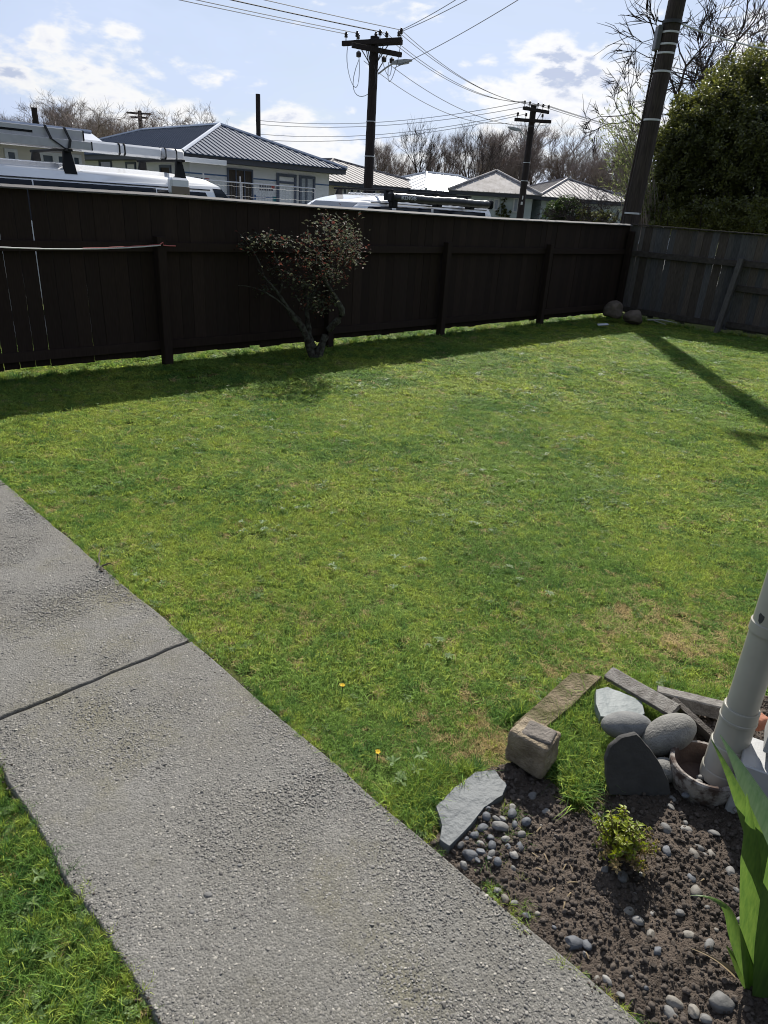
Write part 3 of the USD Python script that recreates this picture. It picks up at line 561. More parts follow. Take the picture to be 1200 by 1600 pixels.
for k in range(2): TUFTS.append((blade_tuft(120 + k, 56, .055, .008, .020, .0036, 2.4, .9), grass_ms['straw']))
TUFTS.append((clover_tuft(130, 16, .05, .012), weed_m))
LONG = [(blade_tuft(140 + k, 46, .035, .05, .115, .0046, .6, .9), grass_ms[nm]) for k, nm in enumerate(('green', 'lime', 'deep'))] + [(clover_tuft(150 + k, 22, .05, .02), weed_m) for k in range(2)] + [(blade_tuft(160, 26, .035, .03, .09, .003, 1.3, 1.1), grass_ms['straw'])]
def project(p):
    c = (np.asarray(p) - EYE) @ R; z = np.maximum(-c[:, 2], .05); return np.c_[600 + F * c[:, 0] / z, 800 - F * c[:, 1] / z], -c[:, 2]
def lawn_points(n, lo, hi, dens):
    q = np.c_[r.uniform(lo[0], hi[0], n), r.uniform(lo[1], hi[1], n)]; p3 = np.c_[q, np.zeros(len(q))]
    s_, t_ = (p3 - ORG) @ U, (p3 - ORG) @ N; rr = (p3 - C0) @ VN; a, b = path_ab(q)
    e1 = .016 * (meshkit.fbm(np.c_[a * 4.5, a * 0, a * 0], 5, 11) - .5) + .012 * (meshkit.fbm(np.c_[a * 22, a * 0, a * 0], 2, 15) - .5); e2 = .03 * (meshkit.fbm(np.c_[a * 4.5, a * 0 + 9, a * 0], 5, 12) - .5)
    bare = .040 * np.clip(meshkit.fbm(np.c_[a * 6.0, a * 0, a * 0 + 4], 3, 16) * 2.2 - .75, 0, 1) + .004
    ok = (t_ < 1.6) & (rr < -.03) & ((b < -.006 + e1 - bare) | (b > PW + .006 + e2)) & ~contains_xy(BEDP, q[:, 0], q[:, 1])
    uv, dep = project(p3); ok &= (uv[:, 0] > -330) & (uv[:, 0] < 1530) & (uv[:, 1] < 1950) & (dep > .2)
    return q[ok]
bands_ = ((0.3, 2.2, 2300, .46), (2.2, 4.0, 1350, .62), (4.0, 7.0, 620, .95), (7.0, 16.5, 240, 1.5))
Q, SCL = [], []
for y0, y1, d, sc in bands_:
    x0, x1 = -1.5 - .75 * y1, 1.5 + .75 * y1; q = lawn_points(int(d * (x1 - x0) * (y1 - y0)), (x0, y0), (x1, y1), d); Q.append(q); SCL.append(np.full(len(q), sc))
Q, SCL = np.vstack(Q), np.concatenate(SCL)
tone = meshkit.fbm(np.c_[Q * 1.15, Q[:, :1] * 0], 4, 51); tone2 = meshkit.fbm(np.c_[Q * 5.0, Q[:, :1] * 0], 3, 52); wet = meshkit.fbm(np.c_[Q * .55, Q[:, :1] * 0], 3, 53)
dry = np.zeros(len(Q))
for px, py, rad, k in ((1090, 985, .42, .75), (960, 940, .30, .45), (880, 1040, .26, .55), (760, 1150, .22, .75), (740, 1110, .20, .5), (1180, 1010, .30, .6), (430, 960, .3, .28), (330, 930, .18, .35), (700, 740, .5, .15), (640, 1180, .12, .4), (830, 1000, .4, .25), (1000, 1030, .3, .35), (1130, 1060, .25, .4)):
    c = G(px, py)[:2]; dry = np.maximum(dry, k * np.exp(-((Q - c) ** 2).sum(1) / rad ** 2))
ab = path_ab(Q); edge = np.clip(1 - np.abs(np.minimum(np.abs(ab[1]), np.abs(ab[1] - PW))) / .10, 0, 1)
pr_straw = np.clip(.07 + dry * .85 * (tone2 * 1.8) + .15 * edge, 0, .92); pr_lime = np.clip((tone - .33) * 2.0 + .3 * edge, .06, .65); pr_deep = np.clip((.58 - tone2) * 1.4 + (.5 - wet) * .8, .03, .6)
u = r.random(len(Q)); kind = np.where(u < pr_straw, 6 + r.integers(0, 2, len(Q)), 0); u2 = r.random(len(Q)); live = kind == 0
kind = np.where(live & (u2 < pr_lime), 2 + 3 * r.integers(0, 2, len(Q)), kind); u3 = r.random(len(Q)); kind = np.where((kind == 0) & (u3 < pr_deep), 1 + 3 * r.integers(0, 2, len(Q)), kind)
kind = np.where((kind == 0) & (r.random(len(Q)) < .5), 3, kind); kind = np.where((kind < 6) & (r.random(len(Q)) < np.clip((tone2 - .56) * .9, 0, .12)), 8, kind)
spot = ((Q - G(388, 830)[:2]) ** 2 / np.array([.10, .07]) ** 2).sum(1); thin = (spot < 1) & (r.random(len(Q)) < .75) | (dry > .35) & (r.random(len(Q)) < (dry - .3) * .5); Q, SCL, kind, tone2 = Q[~thin], SCL[~thin], kind[~thin], tone2[~thin]
hgt = np.sqrt(SCL) * (.72 + .75 * meshkit.fbm(np.c_[Q * 3.1, Q[:, :1] * 0], 3, 54)) * r.uniform(.75, 1.25, len(Q))
pi = instancer('/World/lawn_grass', TUFTS, np.c_[Q, ground_z(Q[:, 0], Q[:, 1]) + .004], kind, r.uniform(0, 6.28, len(Q)), np.c_[SCL, SCL, np.clip(hgt, .3, 1.25)], r.normal(0, .12, (len(Q), 2)))
tag(pi, 'short mown green lawn grass with yellowed patches filling the yard', 'grass', kind='stuff')
# taller unmown tufts: by the stones, under the fence, at the path's corner and left of the path
LQ = []
def scatter(poly_px, n, sc):
    pg = Polygon(PXY(*poly_px)).buffer(0); x0, y0, x1, y1 = pg.bounds; q = np.c_[r.uniform(x0, x1, n * 4), r.uniform(y0, y1, n * 4)]
    q = q[contains_xy(pg, q[:, 0], q[:, 1])][:n]; LQ.append(np.c_[q, np.full(len(q), sc)])
scatter(((840, 1150), (905, 1085), (945, 1070), (925, 1110), (945, 1140), (955, 1180), (945, 1255), (885, 1250), (868, 1205)), 190, .62)
scatter(((600, 1255), (640, 1200), (740, 1190), (760, 1200), (690, 1245), (672, 1292)), 110, .5)
scatter(((940, 1075), (990, 1085), (1060, 1120), (1050, 1150), (1000, 1110)), 60, .55)
scatter(((790, 1120), (900, 1050), (930, 1045), (820, 1120)), 50, .5)
scatter(((980, 1040), (1140, 1075), (1110, 1100), (1000, 1075)), 50, .45)
scatter(((-200, 1230), (0, 1215), (60, 1330), (120, 1430), (200, 1570), (230, 1700), (-300, 1700)), 520, .42)
scatter(((745, 1255), (800, 1240), (830, 1300), (820, 1370), (780, 1400), (740, 1340)), 26, .28)
scatter(((760, 1380), (800, 1370), (850, 1440), (870, 1470), (820, 1440)), 8, .25)
scatter(((930, 1250), (990, 1260), (1000, 1300), (930, 1300)), 6, .25)
scatter(((265, 1000), (300, 1008), (290, 1022), (250, 1026)), 9, .22)
for s_ in np.arange(-5.5, 8.6, .035):
    LQ.append(np.array([[*st(s_ + r.normal(0, .02), r.choice([-.18, -.05, .04, .3, .6]) + r.normal(0, .05))[:2], r.uniform(.5, 1.0)]]))
for a in np.arange(0, 6, .05):
    LQ.append(np.array([[*vt(a, -.05 - abs(r.normal(0, .1)))[:2], r.uniform(.5, 1.2)]]))
LE = []
for a in np.arange(joints[1], joints[-1], .010):
    if meshkit.fbm(np.array([[a * 7, 3.3, 0]]), 3, 77)[0] > .44: LE.append([*path_xy(a, r.normal(-.008, .012)), r.uniform(.14, .32)])
    if meshkit.fbm(np.array([[a * 7, 9.3, 0]]), 3, 78)[0] > .42: LE.append([*path_xy(a, PW + r.normal(.006, .014)), r.uniform(.16, .36)])
LQ = np.vstack(LQ); LQ = LQ[~contains_xy(BEDP, LQ[:, 0], LQ[:, 1]) | (LQ[:, 2] < .3)]; LE = np.array(LE); LE = LE[~contains_xy(BEDP, LE[:, 0], LE[:, 1])]; LZ = np.r_[np.full(len(LQ), -.03), np.full(len(LE), -.014)]; LQ = np.vstack([LQ, LE]); ii = r.choice(6, len(LQ), p=[.33, .27, .2, .08, .07, .05])
pi = instancer('/World/long_grass', LONG, np.c_[LQ[:, :2], LZ], ii, r.uniform(0, 6.28, len(LQ)), LQ[:, 2], r.normal(0, .15, (len(LQ), 2)))
tag(pi, 'longer unmown grass tufts round the stones, fence foot and path edge', 'grass', kind='stuff')
# broad-leaved weeds in the lawn
W_ = []
for px, py, n, sp in ((300, 708, 5, .10), (285, 655, 4, .14), (395, 650, 4, .12), (390, 830, 5, .09), (515, 890, 2, .03), (855, 590, 4, .12), (600, 620, 4, .2), (700, 640, 4, .2), (945, 540, 5, .3), (180, 640, 3, .12), (130, 770, 4, .12), (250, 905, 3, .08), (740, 825, 4, .14), (760, 735, 3, .14), (850, 702, 3, .12), (680, 1010, 3, .08), (640, 890, 4, .1), (1060, 640, 3, .12), (560, 665, 3, .15), (345, 600, 4, .15), (630, 1205, 6, .04), (1010, 700, 4, .2), (820, 900, 3, .1), (470, 800, 4, .12), (430, 770, 3, .1), (90, 1450, 4, .08), (60, 1380, 3, .06)):
    c = G(px, py)[:2]
    for _ in range(n):
        w_ = c + r.normal(0, sp, 2); b_w = path_ab(w_)[1]
        if b_w < -.05 or b_w > PW + .05: W_.append([*w_, r.uniform(.55, 1.2)])
W_ = np.array(W_); pi = instancer('/World/lawn_weeds', [(rosette(170 + k, 6 + k, .030), weed_m) for k in range(3)], np.c_[W_[:, :2], np.full(len(W_), -.012)], r.integers(0, 3, len(W_)), r.uniform(0, 6.28, len(W_)), W_[:, 2])
tag(pi, 'broad-leaved weed rosettes scattered through the mown lawn', 'weeds', kind='stuff')

# ------------------------------------------------------------------ foreground: stones, boards, pots, pipe
def lerp(a, b, k): return np.asarray(a) * (1 - k) + np.asarray(b) * k
single('slate_flagstone', slab(ccw(PXY((680, 1262), (712, 1228), (744, 1206), (774, 1203), (793, 1226), (786, 1243), (757, 1262), (738, 1287), (722, 1304), (701, 1325), (686, 1312), (690, 1290))), -.04, .003, .05, 3, .012), slate_m,
       'flat blue-grey slate flagstone lying between the path edge and the pebbles', 'stone', smooth=40)
bl = G(829, 1186, .0)
def block(c, sx, sy, sz, rz, seed, amp=.012, n=9):
    m = trimesh.creation.box((1, 1, 1)); 
    for _ in range(4): m = m.subdivide()
    v = np.array(m.vertices); sgn = np.sign(v) * np.minimum(np.abs(v), .5); v = v * np.array([sx, sy, sz])
    k = .012; d = np.maximum(np.abs(v) - (np.array([sx, sy, sz]) / 2 - k), 0); ln = np.linalg.norm(d, axis=1, keepdims=True); v = np.where(ln > k, np.sign(v) * (np.minimum(np.abs(v), np.array([sx, sy, sz]) / 2 - k) + d / (ln + 1e-9) * k), v)
    v = v + amp * 2 * (np.stack([meshkit.fbm(v * 16 + seed * 3.1 + o * 11, 4, seed + o) for o in range(3)], 1) - .5)
    cs, sn = math.cos(rz), math.sin(rz); v = v @ np.array([[cs, sn, 0], [-sn, cs, 0], [0, 0, 1]]); return v + np.asarray(c), np.array(m.faces)
blk = thing('mortar_block', 'rough square tan stone block capped with grey mortar standing beside the slate', 'stone', bl)
zb = bl[2]
part(blk, 'block', block(bl + [0, 0, .055], .148, .118, .135, math.radians(-38), 5, .010), block_m, 50)
part(blk, 'mortar_cap', block(bl + [.012, -.004, .124], .105, .085, .016, math.radians(-30), 8, .006), block_top, 50)
single('garden_edging', slab(ccw(PXY((800, 1140), (850, 1095), (893, 1056), (940, 1062), (895, 1106), (846, 1148))), -.05, .022, .03, 9, .016), moss_slab, 'mossy tan concrete edging slab set in the grass behind the square block', 'stone', smooth=40)
single('pale_slate_piece', slab(ccw(PXY((928, 1090), (946, 1084), (1000, 1108), (1005, 1128), (985, 1140), (935, 1132), (928, 1112))), .0, .040, .04, 13, .01), pale_slate, 'pale grey slate piece lying under the dark oval cobble', 'stone', smooth=40)
def cobble(name, px, py, z, size, rz, tilt, seed, mat, label):
    v, f = rock(seed, size, 4, .05, 1.2); c, s = math.cos(tilt), math.sin(tilt); v = v @ np.array([[1, 0, 0], [0, c, s], [0, -s, c]]).T
    c, s = math.cos(rz), math.sin(rz); v = v @ np.array([[c, s, 0], [-s, c, 0], [0, 0, 1]]); p = G(px, py, z); return single(name, (v + p, f), mat, label, 'stone', smooth=True)
cobble('cobble', 979, 1133, .072, (.096, .055, .046), math.radians(8), 0, 5, cobble_m, 'dark grey speckled oval cobble lying on the pale slate piece')
lx = np.array([.80, .28, .42]); lx /= np.linalg.norm(lx); ly = np.cross([0, 0, 1.0], lx); ly /= np.linalg.norm(ly); lz = np.cross(lx, ly); cvt, cft = rock(14, (.104, .066, .062), 4, .07, 1.2)
single('cobble', (cvt @ np.array([lx, ly, lz]) + G(1044, 1148, .078), cft), cobble_m2, 'egg-shaped tan-grey cobble leaning between the oval cobble and the painted pot', 'stone', smooth=True)
cobble('cobble', 1038, 1203, .02, (.05, .045, .04), math.radians(20), 0, 8, cobble_m2, 'small brown cobble half buried between the upright slate and the pot')
# upright slate: a flake standing on edge
up0, up1 = G(944, 1240, -.02), G(1052, 1240, -.02); hx = up1 - up0; hx[2] = 0; L_ = np.linalg.norm(hx); hx /= L_; lean = np.cross([0, 0, 1.0], hx); zz = np.array([0, 0, 1.0]) + lean * .28; zz /= np.linalg.norm(zz); th = np.cross(hx, zz)
out_px = [(950, 1240), (945, 1208), (945, 1180), (951, 1166), (968, 1150), (992, 1144), (998, 1149), (1017, 1171), (1033, 1196), (1044, 1221), (1047, 1242)]
def on_lean(px, py):
    v = ray(px, py); k = (up0 - EYE) @ th / (v @ th); return EYE + v * k
loc2 = np.array([[(on_lean(*q) - up0) @ hx, (on_lean(*q) - up0) @ zz] for q in out_px]); sv, sf = slab(ccw(loc2), -.011, .011, .05, 17, .006)
single('upright_slate', (up0 + sv[:, :1] * hx + sv[:, 1:2] * zz + sv[:, 2:] * th, sf), slate_dark, 'dark pointed slate slab standing on edge in front of the two cobbles', 'stone', smooth=40)
def plank(p0, p1, w, h, roll, seed):
    d = np.asarray(p1) - p0; L = np.linalg.norm(d); d /= L; sd = np.cross(d, [0, 0, 1.0]); sd /= np.linalg.norm(sd); upv = np.cross(sd, d); c, s = math.cos(roll), math.sin(roll); a, b = sd * c + upv * s, upv * c - sd * s
    n = 26; prof = np.array([(-.5, -.5), (.5, -.5), (.5, .42), (.42, .5), (-.42, .5), (-.5, .42)]); ring = []
    for k in range(n):
        x = k / (n - 1) * L + (.012 * (np.random.default_rng(seed).random(6) - .5) if k in (0, n - 1) else 0); q = prof * np.array([w, h]) * (1 + .05 * (meshkit.fbm(np.array([[k * .6, seed, 0]]), 3, seed)[0] - .5))
        ring.append(np.asarray(p0) + d * np.reshape(x, (-1, 1)) + a * q[:, :1] + b * q[:, 1:])
    v = np.vstack(ring); m = len(prof); f = []
    for k in range(n - 1):
        for i in range(m): i2 = (i + 1) % m; f += [[k * m + i, k * m + i2, (k + 1) * m + i2], [k * m + i, (k + 1) * m + i2, (k + 1) * m + i]]
    f += [[0, i + 1, i] for i in range(1, m - 1)] + [[(n - 1) * m, (n - 1) * m + i, (n - 1) * m + i + 1] for i in range(1, m - 1)]
    v = v + .0022 * (np.stack([meshkit.fbm(v * [90, 90, 90] + o, 2, seed + o) for o in range(3)], 1) - .5); return v, np.array(f)[:, ::-1]
single('garden_board', plank(G(952, 1052, .030), G(1056, 1112, .075), .062, .022, -.35, 3), board_m, 'grey weathered board sloping behind the dark oval cobble', 'board', smooth=30)
single('garden_board', plank(G(1026, 1085, .035), G(1162, 1118, .03), .060, .055, .1, 4), board_m, 'thick pale weathered post lying on the grass behind the downpipe', 'board', smooth=30)
single('garden_board', plank(G(1056, 1100, .05), G(1128, 1166, .03), .105, .020, .95, 5), pm('dark_damp_board', (.06, .05, .042), (.16, .14, .12), 10, .9, .8, 45, (3, 3, 3)), 'dark damp board tilted on edge between the cobble and the downpipe', 'board', smooth=30)
# white-painted pot under the pipe
pc = G(1098, 1214, .02); pc[2] = -.02
pot = thing('painted_pot', 'round clay pot with flaking white paint catching the foot of the downpipe', 'pot', pc)
part(pot, 'wall', lathe([(.085, -.03), (.098, .0), (.113, .045), (.118, .078), (.118, .096), (.113, .101), (.104, .100)], pc), pot_out, 40)
part(pot, 'lining', lathe([(.104, .100), (.100, .094), (.096, .05), (.088, .022), (.05, .02), (.0005, .022)], pc), pot_in, 40)
for k in range(9):
    q = pc + np.r_[np.random.default_rng(k).normal(0, .04, 2), .034]; q[0] -= .02; q[1] -= .03
    single('pebble', (rock(300 + k, (.014, .010, .009), 2, .1)[0] + q, rock(300 + k, (1, 1, 1), 2, .1)[1]), pebble_ms[k % 4], 'small pebble lying inside the painted pot under the pipe', 'pebble', 'pebbles inside the painted pot', True)
dp0 = G(1124, 1212, .015); dpx = np.array([dp0[0], dp0[1], 0])
pipe = thing('downpipe', 'thick white plastic downpipe with stepped sleeves standing in the painted pot', 'pipe', dpx)
def ringp(rad, z0, z1, wall=.004, lip=True): return lathe([(rad - wall, z0), (rad, z0), (rad, z1 - .004), (rad - .003, z1), (rad - wall - .004, z1), (rad - wall - .004, z1 - .03)] if lip else [(rad - wall, z0), (rad, z0), (rad, z1)], dpx, 48)
part(pipe, 'tube', lathe([(.0445, .27), (.0495, .27), (.0495, 2.6)], dpx, 48), upvc_m, 40)
part(pipe, 'sleeve', ringp(.0565, .145, .315), upvc_m, 40)
part(pipe, 'sleeve', ringp(.0615, .018, .165), upvc_m, 40)
part(pipe, 'band', ringp(.0652, .012, .058), upvc_m, 40)
part(pipe, 'joint_ring', lathe([(.0497, .605), (.0535, .607), (.0535, .640), (.0497, .643)], dpx, 48), upvc_m, 40)
part(pipe, 'joint_ring', lathe([(.0567, .262), (.0590, .264), (.0590, .272), (.0567, .274)], dpx, 48), upvc_m, 40)
hp = D(1187, 965, dp0[1] - .04); hdir = ray(1187, 965); hz = hp[2]
an = math.atan2(-.9, -.25); hx_ = np.array([math.cos(an), math.sin(an), 0]); hs_ = np.array([-hx_[1], hx_[0], 0])
_o, _v = EYE[:2] - dpx[:2], ray(1189, 966); _w = _v[:2]; _qa, _qb, _qc = _w @ _w, 2 * _o @ _w, _o @ _o - .0495 ** 2; _t = (-_qb - math.sqrt(max(_qb * _qb - 4 * _qa * _qc, 0))) / (2 * _qa); _h = EYE + _v * _t; hz = _h[2]; an = math.atan2(_h[1] - dpx[1], _h[0] - dpx[0])
cv, cf = slab(ccw([(math.cos(k * .7) * .010 * (1 + .3 * math.sin(k * 2.3)), math.sin(k * .7) * .017 * (1 + .25 * math.cos(k * 1.7))) for k in range(9)]), 0, .001)
th_ = cv[:, 0] / .0495; cz = np.stack([np.cos(an + th_), np.sin(an + th_)], 1) * (.0492 + cv[:, 2:]); part(pipe, 'chip', (np.c_[dpx[:2] + cz, cv[:, 1] + hz], cf), chip_m)
# white house corner: plinth and the boards above it
hk = G(1133, 1262); hdirx = np.array([.88, -.47, 0]); hdirx /= np.linalg.norm(hdirx); hn = np.array([hdirx[1], -hdirx[0], 0])       # hn: outwards, towards the lens
if hn[1] > 0: hn = -hn
house = thing('white_house_corner', 'white painted house corner with a stepped plinth at the right edge behind the strappy leaves', 'house', hk)
def HB(a0, a1, b0, b1, z0, z1, b=.004): c = hk + hdirx * (a0 + a1) / 2 - hn * (b0 + b1) / 2; c = np.array([c[0], c[1], (z0 + z1) / 2]); return bevel(c, a1 - a0, b1 - b0, z1 - z0, b, hdirx, hn, (0, 0, 1))
part(house, 'plinth', HB(.0, 2.4, .0, .17, -.1, .085), white_paint, 30)
part(house, 'plinth', HB(.004, 2.4, .006, .172, .089, .185), white_paint, 30)
for k in range(12): part(house, 'weatherboard', HB(.055 + .002 * (k % 2), 2.4, .062 - .0035 * (k % 2), .2, .215 + k * .145, .215 + (k + 1) * .145 - .004), white_paint, 30)
part(house, 'packer', HB(.09, 2.3, .075, .19, .186, .214, .002), fascia_m)
single('broken_brick', block(G(1186, 1128, .10), .06, .05, .05, .5, 3, .004), brick_m, 'small orange brick piece tucked behind the downpipe', 'brick', smooth=40)

# pebbles, each its own stone
CL = [(150,157,28),(143,190,40),(185,188,38),(240,170,50),(240,145,34),(130,222,48),(195,222,70),(250,212,34),(293,205,52),(275,250,42),(95,250,36),(125,280,40),(165,292,44),(48,287,32),(85,322,58),(125,315,40),(165,320,38),(185,357,38),(245,332,44),(270,297,40),(245,375,26),(152,335,26),(70,262,20),(60,360,38),(105,250,30),(215,265,34),(225,300,30),(205,190,30),(160,255,34),(110,345,26)]
SC = [(185,452,38),(215,485,40),(250,498,32),(368,162,36),(317,105,44),(568,162,30),(585,190,32),(405,247,14),(350,212,14),(820,230,52),(890,232,46),(995,247,44),(820,318,42),(920,330,44),(942,300,36),(990,318,40),(965,322,24),(845,110,28),(835,145,32),(915,412,40),(930,470,56),(868,540,40),(905,628,46),(1060,385,44),(1105,565,40),(980,672,46),(785,692,44),(762,620,40),(712,575,44),(680,535,46),(590,382,34),(725,395,28),(655,410,46),(523,655,46),(850,880,54),(838,925,56),(920,912,52),(965,945,44),(598,790,36),(648,850,32),(295,548,32),(337,540,26),(380,662,36),(560,785,26),(975,520,22),(770,535,24),(890,205,24),(400,590,18),(440,360,16),(520,690,26),(1010,600,18),(1075,640,20),(700,470,20),(690,780,18),(740,830,22),(640,930,18),(1080,460,22)]
SPEC = [(470,650,70, 'largest dark blue-grey wedge pebble beside the path edge', 0), (1025,880,84, 'largest oval grey pebble in the soil near the foot of the strappy leaves', 1)]
r = np.random.default_rng(11)
def pebble(zx, zy, zd, label, group, mat, lift=.12):
    px, py = 700 + zx / 2.4, 1200 + zy / 2.4; p = G(px, py, -.012); dist = np.linalg.norm(p - EYE); w = zd / 2.4 * dist / F / 2 * .82
    h = bed_h(p[0], p[1]) if contains_xy(BEDP, p[0], p[1]) else -.01
    v, f = rock(int(zx * 7 + zy), (w * r.uniform(1.0, 1.2), w * r.uniform(.72, .9), w * r.uniform(.5, .7)), 3, r.uniform(.10, .24), 1.1, int(r.integers(0, 4))); a = r.uniform(0, 3.14); c, s = math.cos(a), math.sin(a); v = v @ np.array([[c, s, 0], [-s, c, 0], [0, 0, 1]])
    t = r.normal(0, .25); c, s = math.cos(t), math.sin(t); v = v @ np.array([[1, 0, 0], [0, c, s], [0, -s, c]]); loc = np.array([p[0], p[1], h + w * lift])
    single('pebble', (v + loc, f), mat, label, 'pebble', group, True)
for k, (x, y, d) in enumerate(CL): pebble(x, y, d, 'smooth blue-grey pebble heaped against the slate flagstone', 'pebbles heaped beside the slate', pebble_ms[(0, 0, 1, 0, 3, 0, 1)[k % 7]], .3)
for k, (x, y, d) in enumerate(SC): pebble(x, y, d, 'smooth grey pebble scattered on the dark soil of the garden bed', 'pebbles scattered on the bed soil', pebble_ms[(1, 2, 1, 3, 1, 0, 2)[k % 7]])
for x, y, d, lab, k in SPEC: pebble(x, y, d, lab, None, pebble_ms[k])
for px, py, d in path_pebbles:
    p = G(px, py, 0); w = d * np.linalg.norm(p - EYE) / F / 2; v, f = rock(px, (w, w * .72, w * .35), 3, .08); single('pebble', (v + p, f), pebble_ms[1], 'largest oval pebble set into the exposed aggregate path' if d == 12 else 'smooth grey pebble set into the exposed aggregate path', 'pebble', None if d == 12 else 'larger pebbles set in the path', True)

# small succulent
sp = G(962, 1338, -.01); r = np.random.default_rng(12)
succ = thing('succulent', 'small bushy yellow-green succulent with fading lower leaves growing in the bed', 'plant', sp)
cen, nr, axs, ln, old = [], [], [], [], []
stems = []
for k in range(62):
    th = r.uniform(0, 6.28); el = r.uniform(.12, 1.45); R_ = .108 * r.uniform(.75, 1.12); d = np.array([math.cos(th) * math.cos(el), math.sin(th) * math.cos(el), math.sin(el) * .95]); tip = sp + d * R_ + [0, 0, .045]
    stems.append(tube([sp + [0, 0, .0], sp + d * R_ * .5 + [0, 0, .03], tip], (.004, .003, .0022), 5)); low = el < .42 and d[1] < .3
    for j in range(20):
        a = j * 2.4; u_ = np.cross(d, [0, 0, 1]); u_ /= np.linalg.norm(u_); w_ = np.cross(d, u_); out = (u_ * math.cos(a) + w_ * math.sin(a)); dd = d * (.5 + .035 * j) + out * (1.1 - .045 * j)
        cen.append(tip - d * .0035 * (20 - j)); axs.append(dd); nr.append(d * 1.0 - out * .4 + r.normal(0, .15, 3)); ln.append(.0185 * r.uniform(.7, 1.15)); old.append(low and r.random() < .75)
cen, nr, axs, ln, old = map(np.array, (cen, nr, axs, ln, old))
part(succ, 'stem', cat(stems), straw_m)
part(succ, 'leaf_cluster', leaves(cen[~old], nr[~old], axs[~old], ln[~old], ln[~old] * .55, .25), succ_m, kind='stuff')
part(succ, 'faded_leaf_cluster', leaves(cen[old], nr[old], axs[old], ln[old], ln[old] * .6, .3), succ_old, kind='stuff', label='dry tan lower leaves')

# strappy iris at the right edge
ib = G(1192, 1548, -.02); iris = thing('iris', 'broad-leaved green iris with sword leaves at the bottom right corner of the bed', 'plant', ib)
def depthp(px, py, y): return D(px, py, y)
def leaf(pix, widths_px, y0, y1, side, mat, fold=.12, n=26):
    """Midrib given as pixels and a forward distance that runs from y0 at the base to y1 at the tip."""
    m = len(pix); pts = np.array([D(px, py, y0 + (y1 - y0) * k / (m - 1)) for k, (px, py) in enumerate(pix)]); w = np.array([.84 * wp * np.linalg.norm(q - EYE) / F for wp, q in zip(widths_px, pts)])
    S = spline(pts, n); W = np.interp(np.linspace(0, 1, n), np.linspace(0, 1, m), w); part(iris, 'leaf', ribbon(S, W, np.asarray(side, float), fold), mat, True)
by = ib[1]
leaf([(1190, 1545), (1180, 1450), (1176, 1350), (1167, 1240)], (42, 44, 36, 1), by, by + .10, (1, .25, 0), iris_m)
leaf([(1183, 1540), (1163, 1490), (1146, 1445), (1125, 1410), (1100, 1400), (1078, 1399)], (30, 34, 32, 26, 9, 1), by, by + .04, (.8, .6, .1), iris_m, .10)
leaf([(1240, 1500), (1200, 1370), (1165, 1270), (1135, 1200), (1111, 1155)], (40, 40, 34, 22, 1), by + .02, by + .22, (.95, -.3, .1), iris_m, .1)
leaf([(1300, 1520), (1262, 1400), (1205, 1300), (1162, 1215), (1125, 1148)], (52, 56, 54, 34, 1), by + .02, by + .26, (.8, -.4, .5), iris_pale, .18)
leaf([(1200, 1560), (1206, 1470), (1214, 1380), (1222, 1290), (1228, 1210)], (40, 44, 40, 26, 1), by - .03, by + .04, (1, .1, 0), iris_m)
leaf([(1188, 1560), (1168, 1530), (1150, 1500), (1135, 1478)], (26, 24, 18, 1), by - .01, by + .03, (.7, .7, .3), iris_m)
leaf([(1230, 1560), (1262, 1480), (1290, 1400), (1330, 1330)], (46, 48, 40, 2), by, by + .1, (1, .2, 0), iris_pale)
leaf([(1220, 1590), (1215, 1560), (1196, 1520), (1184, 1500)], (36, 34, 26, 2), by - .03, by - .0, (1, .3, 0), iris_m)

# bits on the ground
single('dry_twig', cat([tube([G(150, 885, .01), G(156, 878, .018), G(154, 868, .02), G(158, 857, .015)], (.004, .004, .003, .0015), 5), tube([G(156, 890, .006), G(160, 884, .015), G(170, 880, .02), G(176, 882, .01)], (.005, .005, .003, .0015), 5), tube([G(159, 893, .004), G(158, 886, .014)], (.007, .004), 5)]), twigbit_m, 'dark dry twig lying on the lawn edge of the path', 'twig', smooth=40)
single('dead_leaf', ribbon(spline([G(1080, 1482, .0), G(1105, 1492, .012), G(1125, 1504, .014), G(1148, 1522, .004)], 14), np.interp(np.linspace(0, 1, 14), [0, .6, 1], [.003, .006, .024]), (.4, .8, .3), .3), straw_m, 'tan dead strap leaf lying on the soil beside the iris', 'leaf', smooth=True)
r = np.random.default_rng(61); bits = []
for cx, cy, n_, sp_px in ((868, 1385, 8, 24), (845, 1310, 5, 30), (1020, 1400, 3, 80), (900, 1480, 3, 60)):
    for _ in range(n_):
        c = G(cx + r.normal(0, sp_px), cy + r.normal(0, sp_px))
        if not contains_xy(BEDP, c[0], c[1]): continue
        a = r.uniform(0, 6.28); d = np.array([math.cos(a), math.sin(a), 0]) * r.uniform(.010, .032); h_ = bed_h(c[0], c[1]) + .006; bits.append(ribbon(spline([c * [1, 1, 0] + [0, 0, h_], c * [1, 1, 0] + d * .5 + [0, 0, h_ + .002], c * [1, 1, 0] + d + [0, 0, h_]], 5), np.full(5, r.uniform(.0015, .004)), np.cross(d, [0, 0, 1.0]), .2))
single('dry_stalks', cat(bits), straw_m, 'dry straw stalks and leaf bits strewn on the soil of the bed', 'stalks', kind='stuff')
single('fallen_stick', cat([tube([G(1012, 500, .03), G(1035, 500, .06), G(1058, 505, .04)], (.012, .011, .006), 5), tube([G(1022, 501, .04), G(1040, 507, .05)], (.010, .006), 5)]), flat('bleached_stick', (.42, .41, .40), .8), 'bleached forked stick lying at the foot of the grey fence', 'stick', smooth=40)
